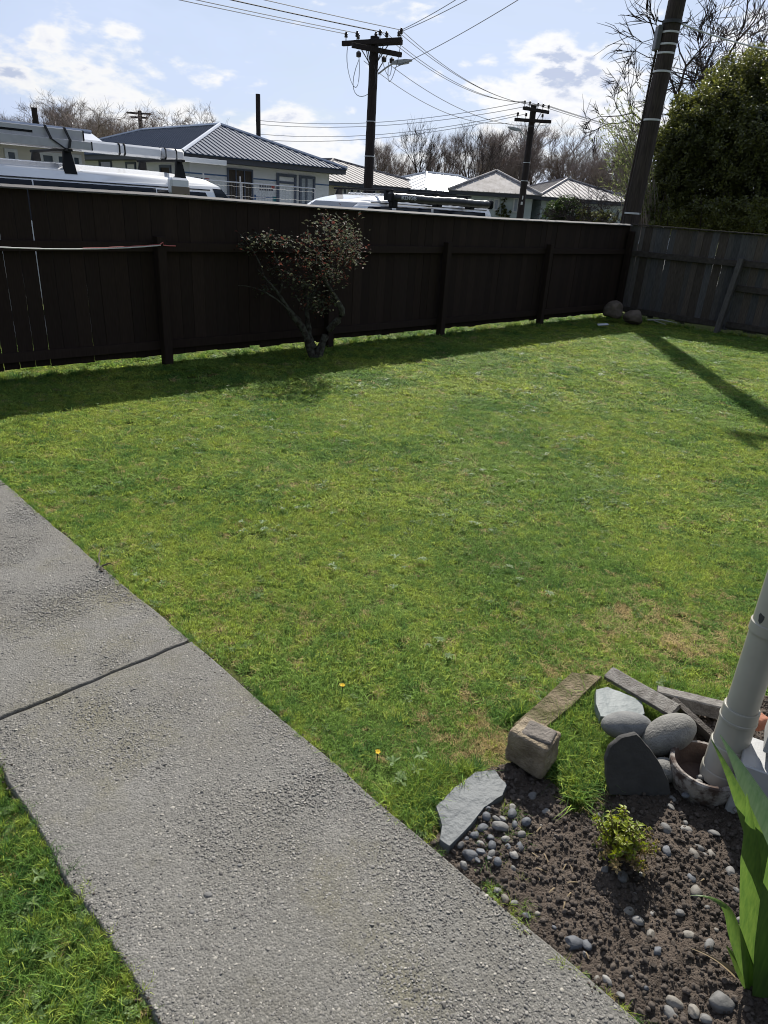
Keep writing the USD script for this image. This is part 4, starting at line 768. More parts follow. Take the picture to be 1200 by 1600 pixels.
single('litter_scrap', bevel(G(942, 507, .04), .20, .07, .02, .006, (1, .2, .1), (-.2, 1, .2), (0, -.2, 1)), flat('white_litter', (.55, .57, .62), .5), 'white scrap of litter lying in the shade near the boulders', 'litter')
for px, py in ((535, 1072), (590, 1176)):
    p = G(px, py, .03); d = thing('dandelion', 'yellow dandelion flower open in the middle of the lawn' if px == 535 else 'yellow dandelion flower near the path edge by the clover', 'flower', [p[0], p[1], -.02]); r = np.random.default_rng(px); m = 34; az = r.uniform(0, 6.28, m); el = r.uniform(.05, 1.2, m)
    part(d, 'petals', leaves(np.repeat(p[None], m, 0), np.c_[-np.cos(az) * .6, -np.sin(az) * .6, np.ones(m)], np.c_[np.cos(az), np.sin(az), el], .013, .004, .1), dand_m, kind='stuff'); part(d, 'stem', tube([[p[0], p[1], -.02], p], .0018, 5), hedge_m)
boul = [('boulder', 'large rounded brown boulder in the fence corner, the left of the pair', 961, 473, .25, (.185, .165, .19), 3), ('boulder', 'flatter rounded boulder against the grey fence, the right of the pair', 992, 486, .19, (.18, .15, .155), 9)]
for nm, lab, px, py, z, size, sd in boul:
    p = D(px, py, 13.75 if sd == 3 else 13.55); v, f = rock(sd, size, 4, .2, 1.2, 3); single(nm, (v + [p[0], p[1], min(max(p[2], .1), .20 if sd == 3 else .11)], f), boulder_m, lab, 'boulder', smooth=True)
h0 = st(POSTS[0] - .02, -.155, 1.245); h1 = P(-40, 384, -1.2)
cl = thing('clothesline', 'thin red and white cord strung from the dark fence post to the left', 'cord', h0)
part(cl, 'cord', tube(spline([h0, lerp(h0, h1, .5) - [0, 0, .03], h1], 20), .006, 6), cord_white)
part(cl, 'wrapping', tube(spline([h0 + [0, 0, .0075], lerp(h0, h1, .25) - [0, 0, .012], lerp(h0, h1, .5) - [0, 0, .0235]], 20), .0035, 6), cord_red)
part(cl, 'hook', tube([h0 - U * .02, h0 + U * .03 + [0, 0, .03], h0 + U * .03 - N * .004, h0 + U * .17 - N * .003 - [0, 0, .006]], .006, 6), cord_red)

# shrub in front of the fence
sb = G(492, 560, -.03); shrub = thing('shrub', 'gnarled rose shrub with dark glossy and reddish leaves in front of the dark fence', 'shrub', sb); r = np.random.default_rng(14)
yb = sb[1]
def sp_(*pix): return [D(px, py, yb + dy) for px, py, dy in pix]
limbs = [sp_((492, 562, 0), (480, 530, -.02), (468, 505, -.05), (455, 490, -.08), (436, 460, -.1), (412, 432, -.12), (402, 420, -.12)), sp_((494, 562, 0), (506, 530, .03), (520, 508, .05), (535, 490, .06), (528, 472, .05), (518, 455, .03), (505, 425, .0)),
         sp_((490, 545, 0), (483, 520, .06), (480, 495, .1), (478, 470, .12), (470, 430, .14)), sp_((528, 472, .05), (515, 450, .0), (503, 430, -.05), (500, 400, -.08), (520, 370, -.08)), sp_((436, 460, -.1), (440, 430, -.06), (430, 400, .0), (425, 380, .02)), sp_((412, 432, -.12), (400, 400, -.1), (385, 378, -.1), (372, 362, -.08)),
         sp_((455, 490, -.08), (420, 460, -.2), (390, 448, -.22), (372, 446, -.24)), sp_((478, 470, .12), (500, 440, .15), (520, 400, .15), (548, 380, .12)), sp_((500, 400, -.08), (490, 370, -.06), (510, 345, -.03), (515, 335, 0))]
rad = [(.062, .048, .042, .036, .022, .016, .010), (.06, .046, .042, .042, .034, .02, .012), (.05, .034, .024, .018, .010), (.02, .018, .013, .009, .005), (.014, .011, .008, .005), (.010, .008, .006, .004), (.013, .009, .006, .003), (.014, .011, .008, .004), (.009, .008, .006, .004)]
part(shrub, 'trunk', cat([tube(spline(l, 16), np.interp(np.linspace(0, 1, 16), np.linspace(0, 1, len(q)), q) * (1 + .12 * np.random.default_rng(k).normal(size=16)), 8) for k, (l, q) in enumerate(zip(limbs, rad))]), lichen_bark, True)
blobs = [((515, 352), 34, 22, 1.0), ((530, 385), 34, 26, 1.1), ((550, 400), 20, 18, .8), ((500, 400), 30, 26, 1.0), ((470, 410), 26, 20, .7), ((440, 378), 20, 12, .8), ((415, 375), 26, 12, .9), ((395, 372), 22, 10, .6), ((520, 430), 24, 16, .8), ((480, 445), 26, 18, .9), ((430, 415), 20, 18, .6), ((455, 430), 20, 14, .5), ((485, 470), 22, 12, .6), ((510, 470), 18, 10, .4), ((545, 375), 22, 22, .9), ((385, 390), 16, 10, .4), ((415, 450), 18, 10, .3), ((500, 485), 14, 8, .3), ((480, 375), 14, 8, .3)]
C_, K_ = [], []; tw = []
for (cx, cy), hx2, hy2, k in blobs:
    m = int(215 * k); q = r.normal(0, .55, (m, 2)); dy = r.normal(0, .26, m); base = D(cx, cy, yb + .0)
    for j in range(m):
        C_.append(D(cx + q[j, 0] * hx2, cy + q[j, 1] * hy2, yb + dy[j]))
    K_ += [k] * m
    for j in range(9): e = C_[-1 - j * 3]; tw.append(tube([base + r.normal(0, .02, 3), lerp(base, e, .5) + r.normal(0, .03, 3), e], (.004, .003, .0018), 4))
part(shrub, 'twigs', cat(tw), lichen_bark, kind='stuff')
C_ = np.array(C_); m = len(C_); red = r.random(m) < np.where((C_[:, 2] < 1.25) & (C_[:, 2] > .85), .42, .26)
nn = rand_dir(r, m); nn[:, 2] = np.abs(nn[:, 2]) + .7; LV = rand_dir(r, m); LV[:, 2] = LV[:, 2] * .5 - .15; ll = r.uniform(.026, .062, m)
part(shrub, 'foliage', leaves(C_[~red], nn[~red], LV[~red], ll[~red], ll[~red] * .62, .22), rose_leaf, kind='stuff')
part(shrub, 'red_leaves', leaves(C_[red], nn[red], LV[red], ll[red], ll[red] * .5, .22), rose_red, kind='stuff', label='young dark red leaves')

# ------------------------------------------------------------------ power poles and wires
def pole_mesh(base, top, r0, r1, sides=12): k = np.linspace(0, 1, 9)[:, None]; return tube(np.asarray(base) * (1 - k) + np.asarray(top) * k, np.linspace(r0, r1, 9), sides)
def insulator(p, k=1.0): return lathe([(.012 * k, -.13 * k), (.012 * k, -.02 * k), (.045 * k, -.02 * k), (.05 * k, .01 * k), (.034 * k, .03 * k), (.05 * k, .045 * k), (.046 * k, .075 * k), (.026 * k, .085 * k), (.03 * k, .11 * k), (.001, .12 * k)], p, 10)
def arm_pts(c, d, L, xs): return [np.asarray(c) + d * x * L / 2 for x in xs]
def street_pole(name, label, base, ztop, r0, r1, arms, lamp=None, wood=pole_dark):
    """arms: (z, direction, length, insulator places along it, side offset)"""
    o = thing(name, label, 'power pole', base); tops = []
    part(o, 'pole', pole_mesh(base - [0, 0, .5], base + [0, 0, ztop], r0, r1), wood, 40)
    for z, d, L, xs, off in arms:
        sd = np.cross(d, [0, 0, 1.0]); c = base + [0, 0, z] + sd * (off + (r1 + .055) * (1 if off >= 0 else -1))
        a = part(o, 'crossarm', bevel(c, L, .105, .15, .008, d, sd, (0, 0, 1)), wood, 30)
        for p in arm_pts(c, d, L, xs):
            p = p + [0, 0, .20]; part(o, 'insulator', insulator(p, 1.25), insul_m, 40); tops.append(p + [0, 0, .08])
        for k in (-1, 1): part(o, 'brace', tube([c + d * k * L * .22 - [0, 0, .05], base + [0, 0, z - .62] + d * k * r1 * .9 + sd * .02], .018, 5), dark_steel)
    if lamp:
        z, d, reach = lamp; b0 = base + [0, 0, z] + d * r0 * .9; e = b0 + d * reach + [0, 0, .34]; dn = np.array([d[0], d[1], .16]); dn /= np.linalg.norm(dn)
        part(o, 'lamp_bracket', tube([b0, lerp(b0, e, .55) + [0, 0, .02], e], .028, 8), steel_m, True)
        sd = np.cross(d, [0, 0, 1.0]); hd = part(o, 'lamp_head', hull([e + dn * x + sd * y + np.array([0, 0, zz]) for x, w, h in ((-.05, .05, .05), (.12, .10, .075), (.40, .12, .06), (.66, .06, .03)) for y in (-w, w) for zz in (-h * .6, h)]), lamp_glass, 40)
        part(hd, 'lens', hull([e + dn * x + sd * y + np.array([0, 0, zz]) for x, w in ((.16, .08), (.36, .09), (.56, .05)) for y in (-w, w) for zz in (-.075, -.038)]), pane_pale, 40)
    for z in (ztop - 2.6, 3.4): part(o, 'band', lathe([(r1 + .004 + (r0 - r1) * (1 - z / ztop), z), (r1 + .012 + (r0 - r1) * (1 - z / ztop), z + .006), (r1 + .012 + (r0 - r1) * (1 - z / ztop), z + .034), (r1 + .004 + (r0 - r1) * (1 - z / ztop), z + .04)], base, 14), steel_m, 40)
    return o, tops
p2 = st(14.02, 13.9); dA = R @ np.array([.97, 0, -.25]); dA = np.array([dA[0], dA[1], 0]); dA /= np.linalg.norm(dA)
dA1 = np.array([.87, -.49, 0]); dA1 /= np.linalg.norm(dA1); dA2 = np.array([.83, .56, 0]); dA2 /= np.linalg.norm(dA2)
pole2, t2 = street_pole('power_pole', 'tall dark power pole with crossarms and street lamp behind the parked four-wheel drive', p2, 7.12, .195, .15,
    [(6.93, dA1, 2.4, (-.88, -.5, .28, .97), .0), (6.96, dA1, 1.95, (-.85, -.1, .35, .85), -.02), (6.70, dA2, 2.0, (), .0)], (6.02, np.array([.995, -.1, 0]), .52))
for k, xo in ((0, -.62), (1, .42), (2, .75)):
    c = p2 + [0, 0, 6.70] + dA2 * xo; part(pole2, 'shackle', tube([c - [0, 0, .08], c - [0, 0, .14], c - [0, 0, .26], c - [0, 0, .28]], (.02, .09, .085, .02), 10), insul_m, 40)
for k, (a, b, sag) in enumerate(((-.95, -.60, 1.1), (-.55, -.1, 1.15), (.25, .75, .6), (.9, .62, .8))):
    A, B = p2 + dA1 * a * 1.1 + [0, 0, 7.05 if k != 1 else 6.5], p2 + dA2 * b + [0, 0, 6.45]; part(pole2, 'jumper', tube(spline([A, lerp(A, B, .4) - [0, 0, sag], lerp(A, B, .75) - [0, 0, sag * .95], B], 18), .011, 4), wire_m)
p3 = P(812, 342, 17.0); p3[2] = 0; d3a = np.array([.82, .57, 0]); d3a /= np.linalg.norm(d3a); d3b = np.array([.999, .03, 0])
pole3, t3 = street_pole('power_pole', 'distant dark power pole with two crossarms standing before the weathered-roof house', p3, 6.85, .20, .15,
    [(6.62, d3a, 1.75, (-.95, -.55, .1, .5, .95), .0), (6.15, d3b, 1.85, (-.85, -.4, .5), -.0)], (5.35, np.array([-.98, -.2, 0]), .4))
part(pole3, 'notice_plate', bevel(p3 + [-.03, -.235, 2.35], .10, .01, .14, .003), white_band); part(pole3, 'notice_plate', bevel(p3 + [-.02, -.232, 2.62], .06, .01, .18, .003), white_band)
p1 = D(979, 352, 15.95) * [1, 1, 0]
pole1 = thing('power_pole', 'big round timber power pole with white bands standing right behind the fence corner', 'power pole', p1); LEAN = np.array([.029, -.004, 0]); p1t = p1 + [0, 0, 9.2] + LEAN * 9.2
part(pole1, 'pole', pole_mesh(p1 - [0, 0, .5], p1t, .182, .148, 16), pole_wood, 40)
def r1_at(z): return .182 - .034 * z / 9.2
def c1_at(z): return p1 + LEAN * z
for py in (51, 70, 84, 113, 189, 336):
    z = D(1030, py, p1[1])[2]; rr = r1_at(z); part(pole1, 'band', lathe([(rr, z - .018), (rr + .007, z - .016), (rr + .007, z + .016), (rr, z + .018)], c1_at(z), 20), white_band, 40)
z = D(1055, 36, p1[1])[2]; rr = r1_at(z); part(pole1, 'steel_collar', lathe([(rr, z - .03), (rr + .02, z - .028), (rr + .02, z + .028), (rr, z + .03)], c1_at(z), 20), dark_steel, 40)
for a in (-1, 1): part(pole1, 'hook', tube([c1_at(z) + [a * rr, 0, z], c1_at(z) + [a * (rr + .12), -.03, z + .01], c1_at(z) + [a * (rr + .14), -.03, z + .07]], .014, 6), dark_steel)
bz = D(1035, 60, p1[1])[2]; part(pole1, 'fuse_box', bevel(c1_at(bz) + [-r1_at(bz) - .045, .02, bz], .09, .2, .40, .012), flat('grey_box', (.10, .10, .105), .6), 30)
part(pole1, 'conduit', tube([c1_at(bz) + [-r1_at(bz) - .02, .05, bz - .2], c1_at(3.0) + [-.19, -.05, 3.0], p1 + [-.205, -.05, -.3]], .022, 6), pole_wood, True)
part(pole1, 'crossarm', bevel(c1_at(7.75) + [-.1, -.17, 7.75], 1.1, .11, .15, .008, (.95, -.3, 0), (.3, .95, 0), (0, 0, 1)), pole_wood, 30)
for x in (-.55, .35): part(pole1, 'insulator', insulator(c1_at(7.75) + np.array([.95, -.3, 0]) * x + [0, -.17, 7.95], 1.25), insul_m, 40)
part(pole1, 'transformer', tube([c1_at(7.4) + [.05, -.40, 7.1], c1_at(7.4) + [.05, -.40, 7.12], c1_at(7.4) + [.05, -.40, 7.75], c1_at(7.4) + [.05, -.40, 7.78]], (.10, .20, .20, .10), 14), dark_steel, 40)
for name, lab, px, pyt, y, rr, arm in (('power_pole', 'slim bare dark pole rising behind the dark blue roof', 403, 147, 46, .13, False), ('power_pole', 'far small pole with one crossarm in front of the bare trees on the left', 218, 173, 75, .20, True), ('power_pole', 'short dark pole stub against the bare trees at far left', 53, 168, 60, .22, False)):
    p = D(px, pyt, y); b = np.array([p[0], p[1], 0]); o = thing(name, lab, 'power pole', b); part(o, 'pole', pole_mesh(b, p, rr * 1.15, rr, 8), pole_dark, 40)
    if arm:
        for z in (0, .35): part(o, 'crossarm', bevel(p - [0, .3, .25 + z], 2.3 - z * 2, .14, .16, .01), pole_dark)
def wire(a, b, sag, label, rad=.011, group=None, n=24, mat=wire_m):
    k = np.linspace(0, 1, n)[:, None]; q = np.asarray(a) * (1 - k) + np.asarray(b) * k; q[:, 2] -= sag * 4 * (k * (1 - k))[:, 0]
    single('overhead_wire', tube(q, rad, 4), mat, label, 'wire', group)
gl = st(-30, 14.6)
for k, i in enumerate((0, 1, 2, 3, 6)):
    off = (t2[i] - p2); wire(t2[i], gl + np.array([off[0], off[1], off[2] + .25]), .55, 'overhead wire leaving for the upper left from the %s insulator of the lamp-bearing pole' % ('leftmost', 'second', 'third', 'fourth', 'back row')[k], .011, 'wires leaving the lamp-bearing pole to the left')
for k, (i, j) in enumerate(((3, 3), (7, 4), (2, 0), (6, 1))): wire(t2[i], t3[j], .55, 'overhead wire between the two street poles, tied to the %s insulator of the nearer' % ('front right-end', 'back right-end', 'front middle', 'back middle')[k], .011, 'wires between the two street poles')
for k, x in enumerate((-.4, .75)): wire(p2 + dA2 * x + [0, 0, 6.35], p3 + d3b * (x * 1.6 - .5) + [0, 0, 6.0], .6, 'lower service wire between the two street poles from the %s end of the lower crossarm' % ('left', 'right')[k], .011, 'lower wires between the two street poles')
for k, (i, x) in enumerate(((3, -.55), (7, .35))): wire(t2[i], c1_at(7.75) + np.array([.95, -.3, 0]) * x + [0, -.17, 8.05], .25, 'overhead wire climbing to the near pole from the %s right-end insulator of the lamp-bearing pole' % ('front', 'back')[k], .011, 'wires to the near pole')
wire(p2 + dA2 * .85 + [0, 0, 6.3], c1_at(7.4) + [0, -.2, 7.4], .2, 'lower wire climbing from the street lamp towards the near pole')
far_l = D(400, 203, 46)
for k, j in enumerate((0, 2, 5, 6)): wire(t3[j], far_l + [0, 0, [.5, .3, -.2, -.5][k]], .5, 'thin %s wire sagging left from the distant pole past the blue-roofed house' % ('topmost', 'second', 'third', 'lowest')[k], .012, 'wires from the distant pole to the left')
far_r = st(62, 15.5)
for k, j in enumerate((1, 3, 4)): wire(t3[j], far_r + [0, 0, 6.9 + .1 * k], .5, 'thin wire from the %s insulator of the distant pole running right behind the near pole' % ('second', 'fourth', 'rightmost')[k], .012, 'wires from the distant pole to the right')
wire(c1_at(5.2) + [.2, 0, D(1060, 38, p1[1])[2]], D(1320, 92, 17.5), .12, 'pale service wire leading right from the near pole across the bare tree', .014, None, mat=white_band)

# ------------------------------------------------------------------ houses across the street
def ribs(face, down, spacing, w, h, up):
    """Strips running down a roof face, clipped to it."""
    face = np.asarray(face, float); o = face[0]; nrm = np.cross(face[1] - face[0], face[2] - face[0]); nrm /= np.linalg.norm(nrm); nrm *= np.sign(nrm[2]); dn = down - down.dot(nrm) * nrm; dn /= np.linalg.norm(dn); ac = np.cross(nrm, dn)
    q = np.c_[(face - o) @ ac, (face - o) @ dn]; pg = Polygon(q).buffer(0); out = []; x0, y0, x1, y1 = pg.bounds
    for x in np.arange(x0 + spacing / 2, x1, spacing):
        s = pg.intersection(LineString([(x, y0 - 1), (x, y1 + 1)]))
        if s.is_empty or s.length < .05: continue
        (a0, b0), (a1, b1) = s.coords[0], s.coords[-1]; c = o + ac * x + dn * (b0 + b1) / 2 + nrm * (h / 2 - .004); out.append(obox(c, w, abs(b1 - b0), h, ac, dn, nrm))
    return cat(out) if out else None
def hip_house(name, label, C, A, LA, B, LB, rise, roof_m, wall_m, rib=.0, rib_w=.035, over=.5, fascia=fascia_m, ribm=None, gable=False, capm=None, facew=.18):
    C = np.asarray(C, float); A = np.asarray(A, float) / np.linalg.norm(A); B = np.asarray(B, float) / np.linalg.norm(B); Z = np.array([0, 0, 1.0]); base = np.array([C[0], C[1], 0]); o = thing(name, label, 'house', base)
    if LA < LB: A, LA, B, LB = B, LB, A, LA
    h = LB / 2; c = [C, C + A * LA, C + A * LA + B * LB, C + B * LB]; g = .02 if gable else h
    R0, R1 = C + B * h + A * g + Z * rise, C + B * h + A * (LA - g) + Z * rise
    rf = part(o, 'roof', hull(c + [R0, R1] + [x - Z * .03 for x in c]), roof_m)
    i_ = (A + B) * .04; part(o, 'fascia', hull([x + d - Z * zz for x, d in zip(c, (i_, (B - A) * .04, -i_, (A - B) * .04)) for zz in (.034, .034 + facew)]), fascia)
    if rib:
        fs = [((c[0], R0, R1, c[1]), -B), ((c[3], R0, R1, c[2]), B)] + ([] if gable else [((c[0], c[3], R0), -A), ((c[1], c[2], R1), A)])
        part(rf, 'roof_ribs', cat([x for x in (ribs(f_, d_ - Z * rise / h, rib, rib_w, .03, Z) for f_, d_ in fs) if x is not None]), ribm or roof_m, kind='stuff')
    cp = [(R0, R1)] + ([] if gable else [(c[0], R0), (c[3], R0), (c[1], R1), (c[2], R1)])
    for a, b in cp: part(rf, 'ridge_capping', tube([a + Z * .03, b + Z * .03], .075, 6), capm or roof_m)
    part(o, 'wall', obox(C + A * LA / 2 + B * LB / 2 + Z * (-C[2] + (C[2] - facew - .04) / 2 - .05), LA - 2 * over, LB - 2 * over, C[2] - facew + .06 - .0, A, B), wall_m)
    return o, dict(c=c, A=A, B=B, LA=LA, LB=LB, over=over)
def opening(o, plane_p, along, px0, py0, px1, py1, frame_m, glass_m, name='window', t=.07, mull=(), transom=()):
    """A window or door whose corners are seen at those pixels, on the upright plane through plane_p."""
    along = np.asarray(along, float) / np.linalg.norm(along); n = np.cross(along, [0, 0, 1.0]); n = n if n @ (EYE - plane_p) > 0 else -n
    def hit(px, py): v = ray(px, py); return EYE + v * ((plane_p - EYE) @ n) / (v @ n)
    a, b = hit(px0, py1), hit(px1, py1); ta = hit(px0, py0); x0, x1 = sorted(((a - plane_p) @ along, (b - plane_p) @ along)); z1 = ta[2]; z0 = max(.15, min(a[2], b[2])); zc = (z0 + z1) / 2
    def bx(u0, u1, w0, w1, d0, d1): return obox(plane_p * [1, 1, 0] + along * (u0 + u1) / 2 + n * (d0 + d1) / 2 + np.array([0, 0, (w0 + w1) / 2]), u1 - u0, d1 - d0, w1 - w0, along, n)
    fr = [bx(x0, x1, z1 - t, z1, .002, .06), bx(x0, x1, z0, z0 + t, .002, .06), bx(x0, x0 + t, z0 + t, z1 - t, .002, .058), bx(x1 - t, x1, z0 + t, z1 - t, .002, .058)]
    for k in mull: x = x0 + (x1 - x0) * k; fr.append(bx(x - t * .4, x + t * .4, z0 + t, z1 - t, .03, .052))
    for k in transom: z = z0 + (z1 - z0) * k; fr.append(bx(x0 + t, x1 - t, z - t * .4, z + t * .4, .03, .050))
    w = part(o, name, cat(fr), frame_m); part(w, 'pane', bx(x0 + t, x1 - t, z0 + t, z1 - t, .004, .02), glass_m); return w
# the house being re-clad, dark blue roof
h2, i2 = hip_house('house', 'white wrapped house with a dark blue ribbed steel hip roof behind wire panels', st(8.7, 18, 3.14), N, 15.0, U, 7.7, 1.38, blue_roof, wrap_m, .24, .055, .55, capm=silver_roof)
f2 = st(8.7 + .55, 18.55); s2 = st(9.25, 18.55)
opening(h2, f2, U, 356.5, 262, 395.5, 340, frame_blue, timber_in, 'doorway', .06, (.33, .66))
opening(h2, f2, U, 432, 270.5, 462, 345, frame_blue, wrap_m, 'window', .11, (), (.82,))
opening(h2, f2, U, 467, 274, 491, 322, frame_blue, pane_pale, 'window', .10, (.45,))
opening(h2, s2, N, 160, 249.5, 179, 300, frame_blue, pane_m, 'window', .09)
opening(h2, s2, N, 201, 253, 216, 300, frame_blue, wrap_m, 'window', .09); opening(h2, s2, N, 253, 258, 270, 300, frame_blue, timber_in, 'window', .09)
def onU(px, py, d=.004): v = ray(px, py); return EYE + v * ((f2 - EYE) @ N - d) / (v @ N)
for x0, y0, x1, y1, m in ((285, 268.5, 356, 275.5, blue_line), (396, 278.5, 432, 283, blue_line), (492, 287, 514, 290, blue_line), (398, 308, 432, 310, blue_line), (352, 304.5, 356, 305.5, blue_line)):
    a, b = onU(x0, y0), onU(x1, y1); zc = (a[2] + b[2]) / 2; a[2] = b[2] = zc; part(h2, 'wrap_stripe', obox((a + b) / 2, np.linalg.norm(b - a), .004, .05, b - a, N), m)
for x0, y0, x1, h_, m in ((303, 279, 321, .10, print_dark), (321, 281, 327, .12, print_red), (405, 290.5, 424, .07, print_dark), (424, 291.5, 429, .13, print_red), (405, 295.5, 427, .07, print_dark), (340, 304, 350.5, .20, print_teal), (426, 311, 435, .18, print_teal), (397, 308, 400, .18, blue_line)):
    a, b = onU(x0, y0), onU(x1, y0); b[2] = a[2]; n_ = max(1, int((x1 - x0) / 3.2)) if m is print_dark else 1
    for k in range(n_): part(h2, 'wrap_print', obox(lerp(a, b, (k + .5) / n_), np.linalg.norm(b - a) / n_ * (.72 if n_ > 1 else 1), .004, h_, U, N), m)
# pale roofed house at far left
def find_t(px, py, s):
    lo, hi = 1.0, 150.0
    for _ in range(60):
        m = (lo + hi) / 2; lo, hi = (m, hi) if to_st(P(px, py, m))[0] < s else (lo, m)
    return lo
e1 = P(160, 221, 20.0); s1_ = to_st(e1)[0]; tr = find_t(143, 208, s1_); zr = P(143, 208, tr)[2]
h1, i1 = hip_house('house', 'cream weatherboard house with a pale ribbed gable roof at far left behind the van', st(s1_, 20, e1[2]), -U, 26.0, N, (tr - 20) * 2, zr - e1[2], pm('pale_grey_roof', (.30, .33, .40), (.36, .39, .46), 1.5, .45, metallic=.1), cream_wall, .78, .05, .5, gable=True)
f1 = st(s1_ - .5, 20.5)
for q in ((64, 237, 88, 262), (88, 239, 104, 262), (112, 241, 128, 262), (10, 232, 30, 262)): opening(h1, f1, U, *q, frame_white, pane_m, 'window', .10)
# grey roof behind the pole, silver roof, weathered roof, far roof
h3, i3 = hip_house('house', 'low house with a grey sheet hip roof half hidden behind the lamp-bearing pole', st(21.0, 26, 2.92), N, 15, U, 10.5, 1.42, grey_tile_roof, cream_wall, .45, .03, .5)
f3 = st(21.5, 26.5)
for x in (530, 541, 551, 562, 575): opening(h3, f3, U, x + 4, 290 + (x - 530) * .11, x + 12, 305 + (x - 530) * .1, frame_white, pane_m, 'window', .09)
single('roof_bird', rock(4, (.09, .05, .16), 2, .1)[0:1] and (rock(4, (.09, .05, .16), 2, .1)[0] + P(559, 263.5, 31.2), rock(4, (1, 1, 1), 2, .1)[1]), dark_steel, 'small dark bird perched on the grey roof beside the pole', 'bird', smooth=True)
c4 = st(28.1, 24.6, 2.86)
h4, i4 = hip_house('house', 'house with a shining silver-white sheet hip roof beyond the awning', c4, N, 6.4, U, 9.5, 1.12, white_roof, white_wall, .62, .03, .5, capm=white_roof)
c5 = G(847, 305, 2.86); va = D(727, 299, c5[1] + 1.0) - c5; va[2] = 0; va /= np.linalg.norm(va); vb = np.array([va[1], -va[0], 0]); vb = vb if vb[1] > 0 else -vb
vb = np.array([.83, .56, 0]); va = np.array([-.995, .10, 0]); va /= np.linalg.norm(va); vb = np.array([.10, .995, 0])
L5 = 120 / F * (c5[1] / .914 * .93)
h5, i5 = hip_house('house', 'pale green board house with a lichen-stained weathered hip roof behind the distant pole', c5, va, 5.2, vb, 9.0, 1.20, old_roof, pale_wall, .30, .03, .45, capm=old_roof)
f5 = c5 + va * .45 + vb * .45
for q in ((762, 309, 766, 328), (770, 309.5, 779, 329), (800, 308, 809, 332)): opening(h5, f5, va, *q, frame_white, pane_pale, 'window', .08)
c5b = c5 + np.array([.12, .25, 0]) + vb * .5
h5b, _ = hip_house('house', 'wing of weathered dark roof with white framed windows above the clipped hedge', c5 + np.array([.05, 1.2, -.02]), np.array([.96, .28, 0]), 7.0, np.array([-.28, .96, 0]), 7.4, 1.15, pm('lichen_dark_roof', (.15, .14, .145), (.27, .25, .25), 3.0, .75), pale_wall, .30, .03, .4)
f5b = c5 + np.array([.05, 1.2, 0]) + np.array([.96, .28, 0]) * .4 + np.array([-.28, .96, 0]) * .4
for q in ((856, 312, 862, 326), (863, 312.5, 869, 326), (870, 313, 876, 326)): opening(h5b, f5b, (.96, .28, 0), *q, frame_white, pane_m, 'window', .08)
c6 = D(962, 312, 62)
h6, _ = hip_house('house', 'far house with a pale hip roof behind the bare shrub left of the near pole', np.array([c6[0], c6[1], 3.0]), (-.97, .24, 0), 10, (.24, .97, 0), 9, 1.5, old_roof, white_wall, .4, .03, .5)
f6 = np.array([c6[0], c6[1], 0]) + np.array([-.97, .24, 0]) * .5 + np.array([.24, .97, 0]) * .5
opening(h6, f6, (-.97, .24, 0), 950, 322, 957, 337, frame_white, pane_m, 'window', .1)
c7 = D(968, 322, 48); h7, _ = hip_house('house', 'small pale house wall with a white window glimpsed beside the near pole', np.array([c7[0], c7[1], 2.75]), (.97, .24, 0), 8, (-.24, .97, 0), 6, 1.1, grey_tile_roof, white_wall, .4, .03, .3)
opening(h7, np.array([c7[0], c7[1], 0]) + np.array([.97, .24, 0]) * .3 + np.array([-.24, .97, 0]) * .3, (.97, .24, 0), 973, 328, 984, 341, frame_white, pane_m, 'window', .1)

# wire site fence in front of the re-clad house
r = np.random.default_rng(31)
for k, (pa, pb) in enumerate((((318, 282.5), (375.5, 286)), ((377.5, 284), (492, 298)))):
    A, B = P(*pa, 13.2), P(*pb, 13.2); A[2] = B[2] = (A[2] + B[2]) / 2 if k == 0 else B[2]; zt = P(375, 285.5, 13.2)[2]; A[2] = B[2] = zt; d = B - A; L = np.linalg.norm(d); d /= L
    o = thing('site_fence_panel', ['white tubular wire site fence panel left of the doorway of the wrapped house', 'white tubular wire site fence panel reaching right to the parked four-wheel drive'][k], 'fence panel', A * [1, 1, 0])
    part(o, 'frame', cat([tube([A, B], .021, 6), tube([A * [1, 1, 0] + [0, 0, .1], B * [1, 1, 0] + [0, 0, .1]], .021, 6), tube([A + [0, 0, .18 if k == 0 else .0], A * [1, 1, 0]], .024, 6), tube([B + [0, 0, .18 if k == 0 else 0], B * [1, 1, 0]], .024, 6)]), white_band)
    part(o, 'wire_mesh', cat([tube([A + d * x - [0, 0, .02], A * [1, 1, 0] + d * x + [0, 0, .1]], .0026, 3, False) for x in np.arange(.12, L, .12)] + [tube([A * [1, 1, 0] + [0, 0, z], B * [1, 1, 0] + [0, 0, z]], .0026, 3, False) for z in np.arange(.4, zt, .28)]), flat('dull_wire', (.30, .31, .33), .6), kind='stuff')
    for e in (A, B): part(o, 'foot', bevel(e * [1, 1, 0] + [0, 0, .06], .25, .6, .12, .02, d, N), foot_m)

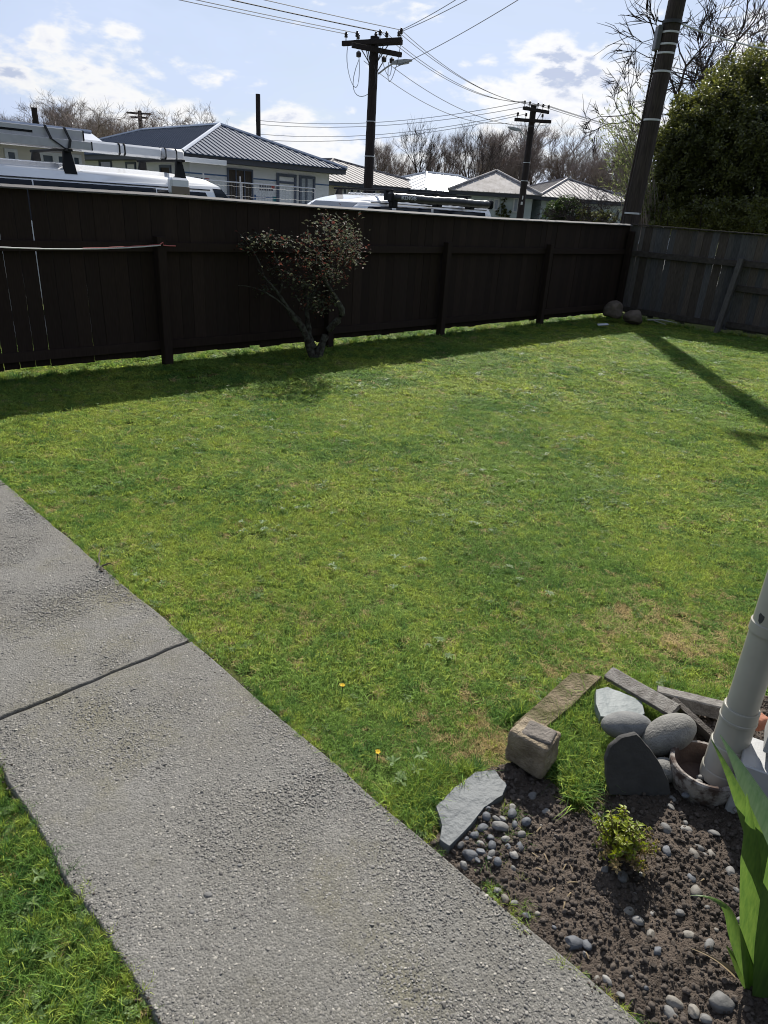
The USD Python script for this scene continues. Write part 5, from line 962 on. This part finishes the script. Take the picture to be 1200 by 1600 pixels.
# ------------------------------------------------------------------ vehicles
def to_world(v, s, t, z=0.0): return st(0, 0)[None] + np.outer(v[:, 0] + s, U) + np.outer(v[:, 1] + t, N) + np.array([0, 0, 1.0]) * (v[:, 2:] + z)
def mani_arr(m): q = m.to_mesh(); return np.array(q.vert_properties[:, :3], float), np.array(q.tri_verts)
def prism_side(pg, w0, w1):
    c = np.array(pg.exterior.coords)[:-1]; c = c if Polygon(c).exterior.is_ccw else c[::-1]; m = m3.Manifold.extrude(m3.CrossSection([c]), w1 - w0)
    return m.transform(np.array([[1, 0, 0, 0], [0, 0, -1, w1], [0, 1, 0, 0]], float))
def prism_front(pg, l0, l1):
    c = np.array(pg.exterior.coords)[:-1]; c = c if Polygon(c).exterior.is_ccw else c[::-1]; m = m3.Manifold.extrude(m3.CrossSection([c]), l1 - l0)
    return m.transform(np.array([[0, 0, 1, l0], [1, 0, 0, 0], [0, 1, 0, 0]], float))
def rnd(pg, k): return pg.buffer(-k, 8).buffer(k, 8) if True else pg
def vehicle(name, label, s0, t0, side, front, L, W, windows, wheels, group=None, extra=None):
    o = thing(name, label, 'van' if 'van' in name else 'car', st(s0, t0)); sd, fr = Polygon(side), Polygon(front); sd, fr = rnd(sd, .05), rnd(fr, .07)
    arch = [Point(x, .31).buffer(.40, 24) for x in wheels]; sdc = sd
    for a in arch: sdc = sdc.difference(a)
    body = prism_side(sdc, -.1, W + .1) ^ prism_front(fr, -.5, L + .5)
    v, f = mani_arr(body); b = part(o, 'body', (to_world(v, s0, t0), f), van_white, 35)
    big = prism_side(sd.buffer(.005), -.1, W + .1) ^ prism_front(fr.buffer(.005), -.5, L + .5); small = prism_side(sd.buffer(-.03), 0, W) ^ prism_front(fr.buffer(-.03), -.5, L + .5); shell = big - small
    for kind, nm, pg, m in windows:
        pr = prism_side(Polygon(pg), -.2, W + .2) if kind == 'side' else prism_front(Polygon(pg), L * .5, L + .6) if kind == 'front' else prism_front(Polygon(pg), -.6, L * .5)
        if kind == 'wind': pass
        for sgn in ((0, 1) if kind == 'side' else (0,)):
            half = m3.Manifold.cube((L + 4, W / 2 - .25, 6)).translate((-2, -.5 if sgn == 0 else W / 2 + .25, -1)) if kind == 'side' else None
            if kind == 'side': half = m3.Manifold.cube((L + 4, .6, 6)).translate((-2, -.42 if sgn == 0 else W - .18, -1))
            g = shell ^ pr if half is None else shell ^ pr ^ half
            if g.is_empty(): continue
            v, f = mani_arr(g); part(o, nm, (to_world(v, s0, t0), f), m, 35)
    for x in wheels:
        for y in (.02, W - .22):
            c = st(s0 + x, t0 + y + .1, .31); w = part(o, 'wheel', tube([c - N * .1, c - N * .098, c - N * .08, c + N * .08, c + N * .098, c + N * .1], (.27, .30, .32, .32, .30, .27), 24), tyre_m, 40); part(w, 'rim', tube([c - N * .104, c + N * .104], .20, 16), steel_m, 40)
    return o
van_side = [(0, .32), (0, 1.75), (.10, 1.97), (.5, 2.045), (2.2, 2.065), (3.6, 2.04), (4.15, 1.99), (4.42, 1.90), (4.78, 1.45), (5.05, 1.10), (5.22, .95), (5.25, .32)]
van_front = [(.06, .25), (.02, .9), (.03, 1.30), (.10, 1.80), (.17, 1.97), (.32, 2.045), (.84, 2.075), (1.36, 2.045), (1.51, 1.97), (1.58, 1.80), (1.65, 1.30), (1.66, .9), (1.62, .25)]
vs0, vt0 = -3.02, 3.02
van = vehicle('parked_van', 'white van with black roof racks parked behind the fence at left', vs0, vt0, van_side, van_front, 5.25, 1.68,
    [('side', 'side_window', [(.25, 1.32), (.25, 1.812), (1.60, 1.812), (1.60, 1.32)], glass_car), ('side', 'side_window', [(1.62, 1.32), (1.62, 1.812), (3.34, 1.812), (3.34, 1.32)], glass_car), ('side', 'door_window', [(3.36, 1.28), (3.36, 1.80), (4.16, 1.80), (4.42, 1.28)], glass_car),
     ('side', 'gutter', [(.2, 1.828), (.2, 1.845), (4.25, 1.845), (4.25, 1.828)], seal_m), ('side', 'window', [(4.50, 1.20), (4.30, 1.86), (5.3, 1.86), (5.3, 1.20)], glass_car)], (.95, 4.2))
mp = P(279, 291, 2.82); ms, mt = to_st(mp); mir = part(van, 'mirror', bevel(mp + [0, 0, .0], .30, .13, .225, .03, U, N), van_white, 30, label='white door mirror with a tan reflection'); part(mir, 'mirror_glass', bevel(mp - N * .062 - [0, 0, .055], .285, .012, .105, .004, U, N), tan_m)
part(van, 'mirror_arm', tube([mp + [0, 0, -.06], mp + N * .25 - U * .2 + [0, 0, -.12]], .02, 6), black_plastic)
vz = 2.0
def rack(vehicle_path, s, t_near, t_far, zb, zt, bar=True, splay=.05):
    for t_, sg in ((t_near, 1), (t_far, -1)):
        c0, c1 = st(s, t_, zb), st(s, t_ + sg * .05, zt)
        part(vehicle_path, 'rack_foot', hull([c0 + U * a + N * b for a in (-.085, .085) for b in (-.035, .035)] + [c1 + U * a * .55 + N * b for a in (-.085, .085) for b in (-.03, .03)] + [lerp(c0, c1, .35) + U * a for a in (-.088, .088)]), black_plastic, 30)
    part(vehicle_path, 'rack_bar', bevel(st(s, (t_near + t_far) / 2, zt + .012), .06, t_far - t_near + .22, .038, .008, U, N), black_plastic, 30)
sf = [to_st(P(108, 262, 3.22))[0], to_st(P(282, 285, 3.22))[0]]
for s in sf: rack(van, s, 3.20, 4.52, 1.92, 2.20)
zr_ = 2.235
lz = [P(60, 221, 3.32)[2], P(60, 205, 3.45)[2]]
lad = thing('ladder', 'grey aluminium extension ladder strapped along the near rack bars of the van', 'ladder', st(-2.5, 3.3, zr_)); se = to_st(P(141, 234, 3.3))[0]; se2 = to_st(P(126, 220, 3.4))[0]
part(lad, 'stile', SBb(-4.2, se, 3.24, 3.29, zr_, zr_ + .105, .004), alloy_m, 30); part(lad, 'stile', SBb(-4.2, se, 3.60, 3.65, zr_, zr_ + .105, .004), alloy_m, 30)
part(lad, 'stile', SBb(-4.4, se2, 3.30, 3.345, zr_ + .109, zr_ + .235, .004), alloy_m, 30); part(lad, 'stile', SBb(-4.4, se2, 3.545, 3.59, zr_ + .109, zr_ + .235, .004), alloy_m, 30)
for x in np.arange(-4.0, se - .1, .28): part(lad, 'rung', SBb(x - .018, x + .018, 3.291, 3.599, zr_ + .035, zr_ + .07, .004), alloy_m)
for x, a in ((se, 3.265), (se2, 3.322)): part(lad, 'end_cap', SBb(x, x + .014, a - .03, a + .03, zr_ + (0 if a < 3.3 else .11), zr_ + (.11 if a < 3.3 else .24), .003), black_plastic)
part(lad, 'slot', SBb(-3.2, to_st(P(52, 216, 3.3))[0], 3.297, 3.2995, zr_ + .150, zr_ + .178, .001), black_plastic)
for da in (-.14, .11):
    a, b = st(sf[0] + .02, 3.21, 2.20), st(sf[0] + da - .05, 3.235, zr_ + .10); c = st(sf[0] + da - .09, 3.29, zr_ + .245)
    part(van, 'strap', cat([obox((p + q) / 2, .035, .006, np.linalg.norm(q - p) + .02, U, np.cross(q - p, U), q - p) for p, q in ((a, b), (b, c))]), strap_m)
tl, tr_ = to_st(P(133, 232, 3.5))[0], to_st(P(284, 247, 3.5))[0]
tb = thing('rack_tube', 'long white square storage tube with black straps lying across the van roof racks', 'tube', st(tl, 3.5, zr_)); part(tb, 'tube', SBb(tl - 1.6, tr_ - .22, 3.70, 3.86, zr_ + .0, zr_ + .155, .03), van_white, 40); part(tb, 'end_section', SBb(tr_ - .216, tr_ + .16, 3.695, 3.865, zr_ - .003, zr_ + .16, .035), white_band, 40)
for s in (sf[0] + .95, sf[0] + 1.03, tr_ - .16, tr_ + .02): part(tb, 'strap', SBb(s - .025, s + .025, 3.688, 3.872, zr_ - .008, zr_ + .166, .03), strap_m, 40)
single('rack_plank', SBb(tr_ - 1.0, to_st(P(333, 254, 3.9))[0] + .35, 4.05, 4.13, zr_ + .01, zr_ + .085, .004), van_white, 'thin white plank sticking out past the storage tube on the van roof', 'plank')

ss0 = to_st(P(590, 320, 3.0))[0]; sLr = to_st(P(779, 338, 3.0))[0]
Lb = 4.75; sx0 = sLr - Lb; rf0 = ss0 - sx0 - .1                                           # bonnet to the left, tail to the right
car_side = [(0, .35), (0, .85), (.08, 1.02), (.95, 1.12), (rf0 - 1.15, 1.22), (rf0 - .12, 1.82), (rf0 + .3, 1.93), (rf0 + 1.0, 1.975), (Lb - .55, 1.96), (Lb - .16, 1.91), (Lb - .05, 1.66), (Lb, 1.0), (Lb, .35)]
car_front = [(.03, .3), (0, .95), (.05, 1.12), (.145, 1.76), (.20, 1.87), (.36, 1.945), (.89, 1.98), (1.42, 1.945), (1.58, 1.87), (1.635, 1.76), (1.73, 1.12), (1.78, .95), (1.75, .3)]
suv = vehicle('parked_four_wheel_drive', 'white four-wheel drive with a black roof awning parked behind the fence in the middle', sx0, 3.02, car_side, car_front, Lb, 1.78,
    [('side', 'door_window', [(rf0 - .55, 1.25), (rf0 + .02, 1.745), (rf0 + .62, 1.775), (rf0 + .62, 1.25)], glass_car), ('side', 'door_window', [(rf0 + .74, 1.25), (rf0 + .74, 1.775), (rf0 + 1.72, 1.775), (rf0 + 1.72, 1.25)], glass_car), ('side', 'quarter_window', [(rf0 + 1.80, 1.25), (rf0 + 1.80, 1.775), (Lb - .28, 1.765), (Lb - .2, 1.25)], glass_car),
     ('side', 'gutter', [(rf0 + .1, 1.815), (rf0 + .1, 1.828), (Lb - .2, 1.82), (Lb - .2, 1.807)], seal_m), ('rear', 'windscreen', [(.17, 1.30), (.25, 1.80), (1.53, 1.80), (1.61, 1.30)], glass_car)], (.85, 3.85))
for y in np.linspace(.42, 1.36, 6): part(suv, 'roof_ridge', SBb(sx0 + rf0 + .55, sx0 + Lb - .5, 3.02 + y - .035, 3.02 + y + .035, 1.955, 1.988, .008), van_white, 40)
hl = st(sx0 + rf0 - .5, 3.35, 1.3)
for y in (.18, 1.28): part(suv, 'headlight', SBb(sx0 - .006, sx0 + .03, 3.02 + y, 3.02 + y + .32, .70, .86, .01), pane_pale, 30)
part(suv, 'bumper', SBb(sx0 - .06, sx0 + .05, 3.0, 4.82, .38, .58, .03), black_plastic, 30)
sbar = to_st(P(610, 303, 3.0))[0]
zb_ = 1.93; zt_ = 2.06
for s in (sbar + .08, sbar + 1.35, sbar + 2.35): rack(suv, s, 3.14, 4.66, zb_ - .06, zt_ - .02)
aw0, aw1 = to_st(P(612, 308, 2.92))[0], to_st(P(765, 320, 2.92))[0]
aw = thing('roof_awning', 'rolled black vehicle awning in a long cover along the roof of the four-wheel drive', 'awning', st(aw0, 2.95, 1.93))
c0, c1 = st(aw0, 2.92, 1.925), st(aw1, 2.92, 1.925); n = 40; k = np.linspace(0, 1, n)[:, None]; q = c0 * (1 - k) + c1 * k; q[:, 2] += .006 * np.sin(k[:, 0] * 13); part(aw, 'cover', tube(q, np.r_[.045, np.full(n - 2, .078), .05] + .004 * np.sin(np.arange(n) * 1.9), 14), awning_m, True)
for c, d in ((c0, -1), (c1, 1)): part(aw, 'end_cap', bevel(c + U * d * .02, .075, .165, .17, .03, U, N), black_plastic, 40)
part(aw, 'end_cap', bevel(c0 + U * .05 - [0, 0, .11], .15, .13, .14, .02, U, N), black_plastic, 30)
for s in (aw0 + 1.30, aw0 + 2.30): part(aw, 'bracket', SBb(s - .06, s + .06, 2.87, 3.05, 1.815, 1.885, .01), black_plastic, 30)
tx = meshkit.text_mesh('KINGS', .062, .004, True); tv = np.array(tx.vertices); ex = tv[:, 0].max(); sx = .40 / ex; wv = st(aw0 + .18, 2.92, 1.905)[None] + np.outer(tv[:, 0] * sx, U) + np.outer(tv[:, 1], [0, 0, 1.0]) * 1.0
ang = np.clip((tv[:, 1] - .02) / .078, -.9, .9); wv = wv - np.outer(.0805 * np.cos(ang) + tv[:, 2], N); part(aw, 'lettering', (wv, np.array(tx.faces)), kings_m)

# ------------------------------------------------------------------ trees and shrubs
def frusta(P0, P1, R0, R1, sides=4):
    P0, P1, R0, R1 = map(np.asarray, (P0, P1, R0, R1)); d = P1 - P0; d = d / (np.linalg.norm(d, axis=1, keepdims=True) + 1e-9); a = np.cross(d, np.where(np.abs(d[:, 2:]) < .9, [0, 0, 1.0], [1.0, 0, 0])); a /= np.linalg.norm(a, axis=1, keepdims=True); b = np.cross(d, a); an = np.arange(sides) * 2 * np.pi / sides
    ring = np.cos(an)[None, :, None] * a[:, None] + np.sin(an)[None, :, None] * b[:, None]; v = np.concatenate([P0[:, None] + R0[:, None, None] * ring, P1[:, None] + R1[:, None, None] * ring], 1).reshape(-1, 3); i = np.arange(sides); j = (i + 1) % sides
    f = np.vstack([np.c_[i, j, j + sides], np.c_[i, j + sides, i + sides]]); return v, (np.arange(len(P0))[:, None, None] * 2 * sides + f).reshape(-1, 3)
def bare_tree(seed, H, trunk=.22, ang=.55, levels=6, kids=(2, 3), shrink=.74, up=.08, r0=.20, twigs=5, wob=.16, side=.5, rmin=.008, multi=1):
    q = np.random.default_rng(seed); S = []
    stack = [(np.array([q.normal(0, .1), q.normal(0, .1), -.2]), np.array([q.normal(0, .12 + .2 * (multi > 1)), q.normal(0, .12 + .2 * (multi > 1)), 1.0]), H * trunk, r0, 0) for _ in range(multi)]
    while stack:
        p, d, L, rr, lv = stack.pop(); n = 3 if lv < 3 else 2; d = d / np.linalg.norm(d); last = lv >= levels; rt = max(rr * (.72 if lv else .8), rmin * .5)
        for k in range(n):
            d = d + q.normal(0, wob, 3) + np.array([0, 0, up]); d /= np.linalg.norm(d); e = p + d * L / n; S.append((p, e, rr + (rt - rr) * k / n, rr + (rt - rr) * (k + 1) / n, lv)); p = e
            if not last and lv > 0 and q.random() < side * .6:
                a = rand_dir(q, 1)[0]; w = d + a * ang * 1.7; stack.append((p, w, L * shrink * .7, max(rt * .5, rmin), lv + 2 if lv + 2 <= levels else levels))
        if last:
            for _ in range(twigs):
                w = d + rand_dir(q, 1)[0] * .75 + [0, 0, up]; w /= np.linalg.norm(w); a0_ = p - d * L * q.uniform(0, .8); ln_ = L * q.uniform(.3, .6); b0_ = a0_ + w * ln_; w2 = w + rand_dir(q, 1)[0] * .45 + [0, 0, up]; w2 /= np.linalg.norm(w2); S.append((a0_, b0_, rmin, rmin * .75, lv + 1)); S.append((b0_, b0_ + w2 * ln_ * q.uniform(.6, 1.1), rmin * .75, rmin * .4, lv + 1))
            continue
        m = q.integers(kids[0], kids[1] + 1) + (lv == 0)
        for k in range(m):
            a = rand_dir(q, 1)[0]; a -= a.dot(d) * d; a /= np.linalg.norm(a) + 1e-9; stack.append((p, d + a * ang * q.uniform(.6, 1.3), L * shrink * q.uniform(.8, 1.15), max(rt * .78, rmin), lv + 1))
    P0 = np.array([s[0] for s in S]); P1 = np.array([s[1] for s in S]); top = P1[:, 2].max(); k = H / top; R0 = np.array([s[2] for s in S]); R1 = np.array([s[3] for s in S]); lv = np.array([s[4] for s in S])
    return P0 * k, P1 * k, R0, R1, lv
def tree_class(name, seed, H, mat, bark=twig_dark, **kw):
    P0, P1, R0, R1, lv = bare_tree(seed, H, **kw); path = f'/World/{name}'; stage.CreateClassPrim(path); _base[path] = np.zeros(3); low = lv <= 2
    part(path, 'trunk', frusta(P0[low], P1[low], R0[low], R1[low], 6), bark); part(path, 'crown', frusta(P0[~low], P1[~low], R0[~low], R1[~low], 3), mat, kind='stuff'); return path, np.ptp(P1[:, 0])
KINDS = [tree_class('round_bare_tree_kind', 201, 10, twig_m, ang=.62, levels=6, kids=(2, 3), shrink=.78, r0=.26, twigs=4, trunk=.17, up=.05, rmin=.011),
         tree_class('dense_bare_tree_kind', 202, 10, twig_warm, ang=.50, levels=6, kids=(2, 3), shrink=.80, r0=.24, twigs=5, trunk=.14, up=.12, rmin=.008, multi=2),
         tree_class('fan_bare_tree_kind', 203, 10, twig_m, ang=.42, levels=6, kids=(2, 3), shrink=.80, r0=.22, twigs=5, trunk=.15, up=.16, rmin=.008, multi=3),
         tree_class('sparse_bare_tree_kind', 204, 10, twig_dark, ang=.48, levels=5, kids=(2, 3), shrink=.77, r0=.20, twigs=4, trunk=.2, up=.12, rmin=.011),
         tree_class('broad_bare_tree_kind', 205, 10, twig_m, ang=.70, levels=6, kids=(2, 3), shrink=.79, r0=.30, twigs=4, trunk=.15, up=.03, rmin=.011)]
TREES = [(32, 170, 70, 1, 1.2, 33), (135, 163, 72, 2, 1.2, 99), (250, 174, 74, 1, 1.2, 133), (185, 170, 63, 1, 1.1, 211), (45, 158, 62, 0, 1.25, 10), (110, 152, 60, 4, 1.2, 80), (165, 166, 66, 1, 1.2, 150), (225, 168, 70, 0, 1.2, 220), (262, 172, 66, 4, 1.0, 290), (10, 175, 70, 2, 1.0, 20), (195, 180, 80, 2, 1.3, 45), (85, 170, 74, 1, 1.3, 300),
         (655, 190, 60, 3, .9, 15), (625, 222, 68, 2, .9, 60), (703, 205, 66, 2, .8, 190), (745, 196, 58, 3, 1.0, 120), (790, 206, 72, 1, 1.0, 200), (775, 232, 64, 4, 1.0, 30), (820, 200, 66, 2, 1.2, 80), (862, 193, 68, 2, 1.25, 130), (900, 196, 66, 1, 1.25, 10), (935, 214, 62, 2, 1.3, 250), (965, 236, 58, 1, 1.2, 100), (600, 240, 78, 3, 1.0, 170), (990, 255, 60, 4, .9, 10)]
ORD = ('first', 'second', 'third', 'fourth', 'fifth', 'sixth', 'seventh', 'eighth', 'ninth', 'tenth', 'eleventh', 'twelfth', 'thirteenth', 'fourteenth', 'fifteenth')
TREES.sort(key=lambda q: q[0]); row_of = lambda px: 0 if px < 320 else 1 if px < 810 else 2
for k, (px, py, y, kd, wd, rz) in enumerate(TREES):
    tip = D(px, py - 14, y); H = tip[2]; row = row_of(px); at_ = sum(row_of(q[0]) == row for q in TREES[:k])
    lab = '%s leafless %s tree from the left %s' % (ORD[at_], ['rounded grey', 'dense brown', 'fan-shaped', 'sparse dark', 'broad grey'][kd], ('in the row above the cream house', 'in the row above the silver roof', 'in the row right of the distant pole')[row])
    copy(KINDS[kd][0], 'bare_tree', [tip[0], tip[1], 0], rz, np.array([wd, wd, 1]) * H / 10, lab, 'tree', 'leafless trees behind the houses')
# tall bare tree at upper right, nearer
P0, P1, R0, R1, lv = bare_tree(221, 12.2, trunk=.20, ang=.50, levels=6, kids=(2, 3), shrink=.76, up=.07, r0=.24, twigs=4, wob=.22, rmin=.012, multi=2)
bt = D(1232, 200, 27); bt[2] = 0; tall = thing('bare_tree', 'tall dark leafless tree towering behind the evergreen at upper right', 'tree', bt)
low = lv <= 2; part(tall, 'trunk', (lambda q: (q[0] + bt, q[1]))(frusta(P0[low], P1[low], R0[low], R1[low], 6)), twig_dark); part(tall, 'crown', (lambda q: (q[0] + bt, q[1]))(frusta(P0[~low], P1[~low], R0[~low], R1[~low], 3)), twig_dark, kind='stuff')

def leaf_cloud(q, blobs, n_per, size, sun_up=.5):
    """Leaves in clumps near the skin of each blob; blobs: (centre, radii, weight)."""
    C_, Nn, A_ = [], [], []
    for c, rad, k in blobs:
        n = int(n_per * k); m = max(4, int(n / 26)); d = rand_dir(q, m); rr = q.uniform(.55, 1.06, (m, 1)); cl = np.asarray(c) + d * rr * rad * (1 + .25 * (meshkit.fbm(d * 2.3 + np.asarray(c), 3, 7)[:, None] - .5)); w = q.integers(0, m, n); e = rand_dir(q, n) * (q.random((n, 1)) ** .6) * np.mean(rad) * .17
        C_.append(cl[w] + e); Nn.append(d[w] * .6 + rand_dir(q, n) * .8 + [0, 0, sun_up]); A_.append(rand_dir(q, n) + [0, 0, -.25])
    C_, Nn, A_ = np.vstack(C_), np.vstack(Nn), np.vstack(A_); s = size * q.uniform(.6, 1.25, len(C_)); return leaves(C_, Nn, A_, s, s * .5, .25)
q = np.random.default_rng(41); ev = D(1178, 235, 19.0); ev[2] = 0
tree = thing('evergreen_tree', 'big dense dark evergreen tree overhanging the grey fence at right', 'tree', ev)
def E_(px, py, y, rx, rz, k): return (D(px, py, y), np.array([rx, rx, rz]), k)
eb = [E_(1190, 150, 19.2, 1.15, .95, 1.5), E_(1130, 175, 19, 1.0, .85, 1.3), E_(1090, 205, 18.7, .85, .8, 1.1), E_(1065, 240, 18.4, .75, .8, 1.0), E_(1050, 290, 18.2, .65, .7, .8), E_(1150, 240, 18.2, 1.15, .95, 1.5), E_(1205, 220, 18, 1.1, .9, 1.3), E_(1110, 280, 18.2, .95, .75, 1.1), E_(1180, 290, 17.8, 1.0, .7, 1.0), E_(1240, 170, 19, 1.3, 1.1, 1.2), E_(1260, 260, 18.4, 1.2, 1.0, 1.1), E_(1300, 200, 19.4, 1.4, 1.3, 1.0), E_(1150, 130, 19.8, .8, .6, .7), E_(1195, 105, 19.8, .7, .45, .6), E_(1075, 170, 19.2, .45, .4, .35), E_(1045, 220, 18.8, .4, .4, .3), E_(1030, 320, 18.2, .45, .4, .35), E_(1080, 330, 18.6, .8, .5, .9), E_(1140, 335, 18.4, .9, .5, .9), E_(1200, 330, 18.2, .9, .5, .8), E_(1100, 350, 19.5, 1.0, .5, .7), E_(1170, 350, 19.5, 1.0, .5, .7)]
part(tree, 'foliage', leaf_cloud(q, eb, 5200, .085), leaf_dark, kind='stuff')
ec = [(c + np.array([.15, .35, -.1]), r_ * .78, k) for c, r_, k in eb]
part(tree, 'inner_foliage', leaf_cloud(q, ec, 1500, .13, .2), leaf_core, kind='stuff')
lm = []
for k, (px, py) in enumerate(((1090, 230), (1130, 200), (1180, 170), (1160, 260), (1210, 230), (1110, 290), (1250, 200), (1195, 300))):
    b = D(1150 + k * 10, 370, 18.6); b[2] = 0; e = D(px, py, 18.6); lm.append(tube(spline([b, lerp(b, e, .35) + q.normal(0, .15, 3), lerp(b, e, .7) + q.normal(0, .15, 3), e], 14), np.linspace(.11, .02, 14), 7))
part(tree, 'trunk', cat(lm), twig_dark, True)
# dark undergrowth below it
q = np.random.default_rng(42); ub = D(1090, 345, 16.8)
o = thing('understorey_shrub', 'dark twiggy undergrowth behind the grey fence under the evergreen', 'shrub', ub * [1, 1, 0]); part(o, 'foliage', leaf_cloud(q, [E_(1050, 338, 17.2, .6, .35, 1), E_(1100, 335, 17, .7, .4, 1), E_(1150, 340, 16.6, .6, .35, 1), E_(1200, 335, 16.2, .6, .4, .8)], 1500, .08), leaf_dark, kind='stuff')
part(o, 'stem', cat([tube([D(px, 375, 17) * [1, 1, 0], D(px + dx, 330, 17), D(px + dx * 2, 300, 17)], (.02, .014, .005), 5) for px, dx in ((1030, 4), (1050, -5), (1075, 6), (1100, -3), (1120, 6), (1150, -6), (1180, 4))]), twig_dark)
# wispy pale-leaved shrub left of the near pole
q = np.random.default_rng(43); wb = D(1000, 360, 17.6); wb[2] = 0; o = thing('willowy_shrub', 'wispy pale-leaved willowy shrub arching left of the near pole', 'shrub', wb); st_, cc, aa = [], [], []
for k in range(58):
    tip = D(q.uniform(938, 1030), 0, 17.6); u_ = q.random(); px = 1010 - 78 * u_; py = q.uniform(140, 250) if u_ < .55 else q.uniform(165, 290); tip = D(px, py, 17.6 + q.normal(0, .5)); mid = lerp(wb, tip, .55) + np.array([.30, 0, .45]) + q.normal(0, .12, 3); sp2 = spline([wb + q.normal(0, .15, 3) * [1, 1, 0], mid, tip], 24); st_.append(tube(sp2, np.linspace(.018, .003, 24), 4)); m = 44
    i_ = q.integers(11, 24, m); cc.append(sp2[i_] + q.normal(0, .05, (m, 3))); dd = np.gradient(sp2, axis=0)[i_]; dd /= np.linalg.norm(dd, axis=1, keepdims=True); aa.append(dd + rand_dir(q, m) * .6)
cc, aa = np.vstack(cc), np.vstack(aa); part(o, 'stems', cat(st_), twig_m, kind='stuff'); part(o, 'foliage', leaves(cc, rand_dir(q, len(cc)) + [0, 0, .4], aa, .13 * q.uniform(.6, 1.2, len(cc)), .026, .2), leaf_light, kind='stuff')
# hedge, shrubs and a bare shrub over the road
q = np.random.default_rng(44); hb = D(880, 345, 34); hb[2] = 0
o = thing('clipped_hedge', 'clipped green hedge in front of the weathered-roof house', 'hedge', hb); part(o, 'foliage', leaf_cloud(q, [E_(866, 333, 34, .45, .55, 1), E_(880, 330, 34, .5, .6, 1), E_(895, 331, 34, .5, .6, 1), E_(866, 345, 34, .5, .5, .7), E_(890, 348, 34, .6, .5, .7)], 2400, .09), hedge_m, kind='stuff'); part(o, 'stem', tube([hb, hb + [0, 0, 1.6]], .06, 6), twig_dark)
o = thing('leafy_shrub', 'low dark leafy shrub beside the clipped hedge', 'shrub', D(930, 345, 33) * [1, 1, 0]); part(o, 'foliage', leaf_cloud(q, [E_(915, 340, 33, .45, .4, 1), E_(932, 342, 33, .5, .35, 1), E_(950, 343, 33, .45, .35, 1)], 1200, .09), leaf_dark, kind='stuff'); part(o, 'stem', tube([D(930, 345, 33) * [1, 1, 0], D(930, 345, 33)], .04, 5), twig_dark)
bs = D(928, 345, 32.5); bs[2] = 0; P0, P1, R0, R1, lv = bare_tree(231, 3.7, trunk=.14, ang=.75, levels=5, kids=(2, 3), shrink=.80, up=.04, r0=.05, twigs=4, rmin=.006, multi=4); k_ = np.array([1.25, 1.25, 1])
o = thing('bare_shrub', 'leafless spreading shrub in front of the far pale roof', 'shrub', bs); part(o, 'branches', (lambda z: (z[0] + bs, z[1]))(frusta(P0 * k_, P1 * k_, R0, R1, 4)), twig_dark, kind='stuff')
o = thing('climbing_shrub', 'thin dark climbing shrub against the pale house wall right of the awning', 'shrub', D(783, 335, 43) * [1, 1, 0]); part(o, 'foliage', leaf_cloud(q, [E_(783, 331, 43, .3, .2, 1), E_(790, 333, 43, .35, .2, 1), E_(786, 318, 43, .18, .35, .5), E_(790, 308, 43, .10, .2, .2)], 420, .09), leaf_dark, kind='stuff'); part(o, 'stem', tube([D(784, 340, 43) * [1, 1, 0], D(784, 325, 43), D(791, 306, 43)], .02, 4), twig_dark)
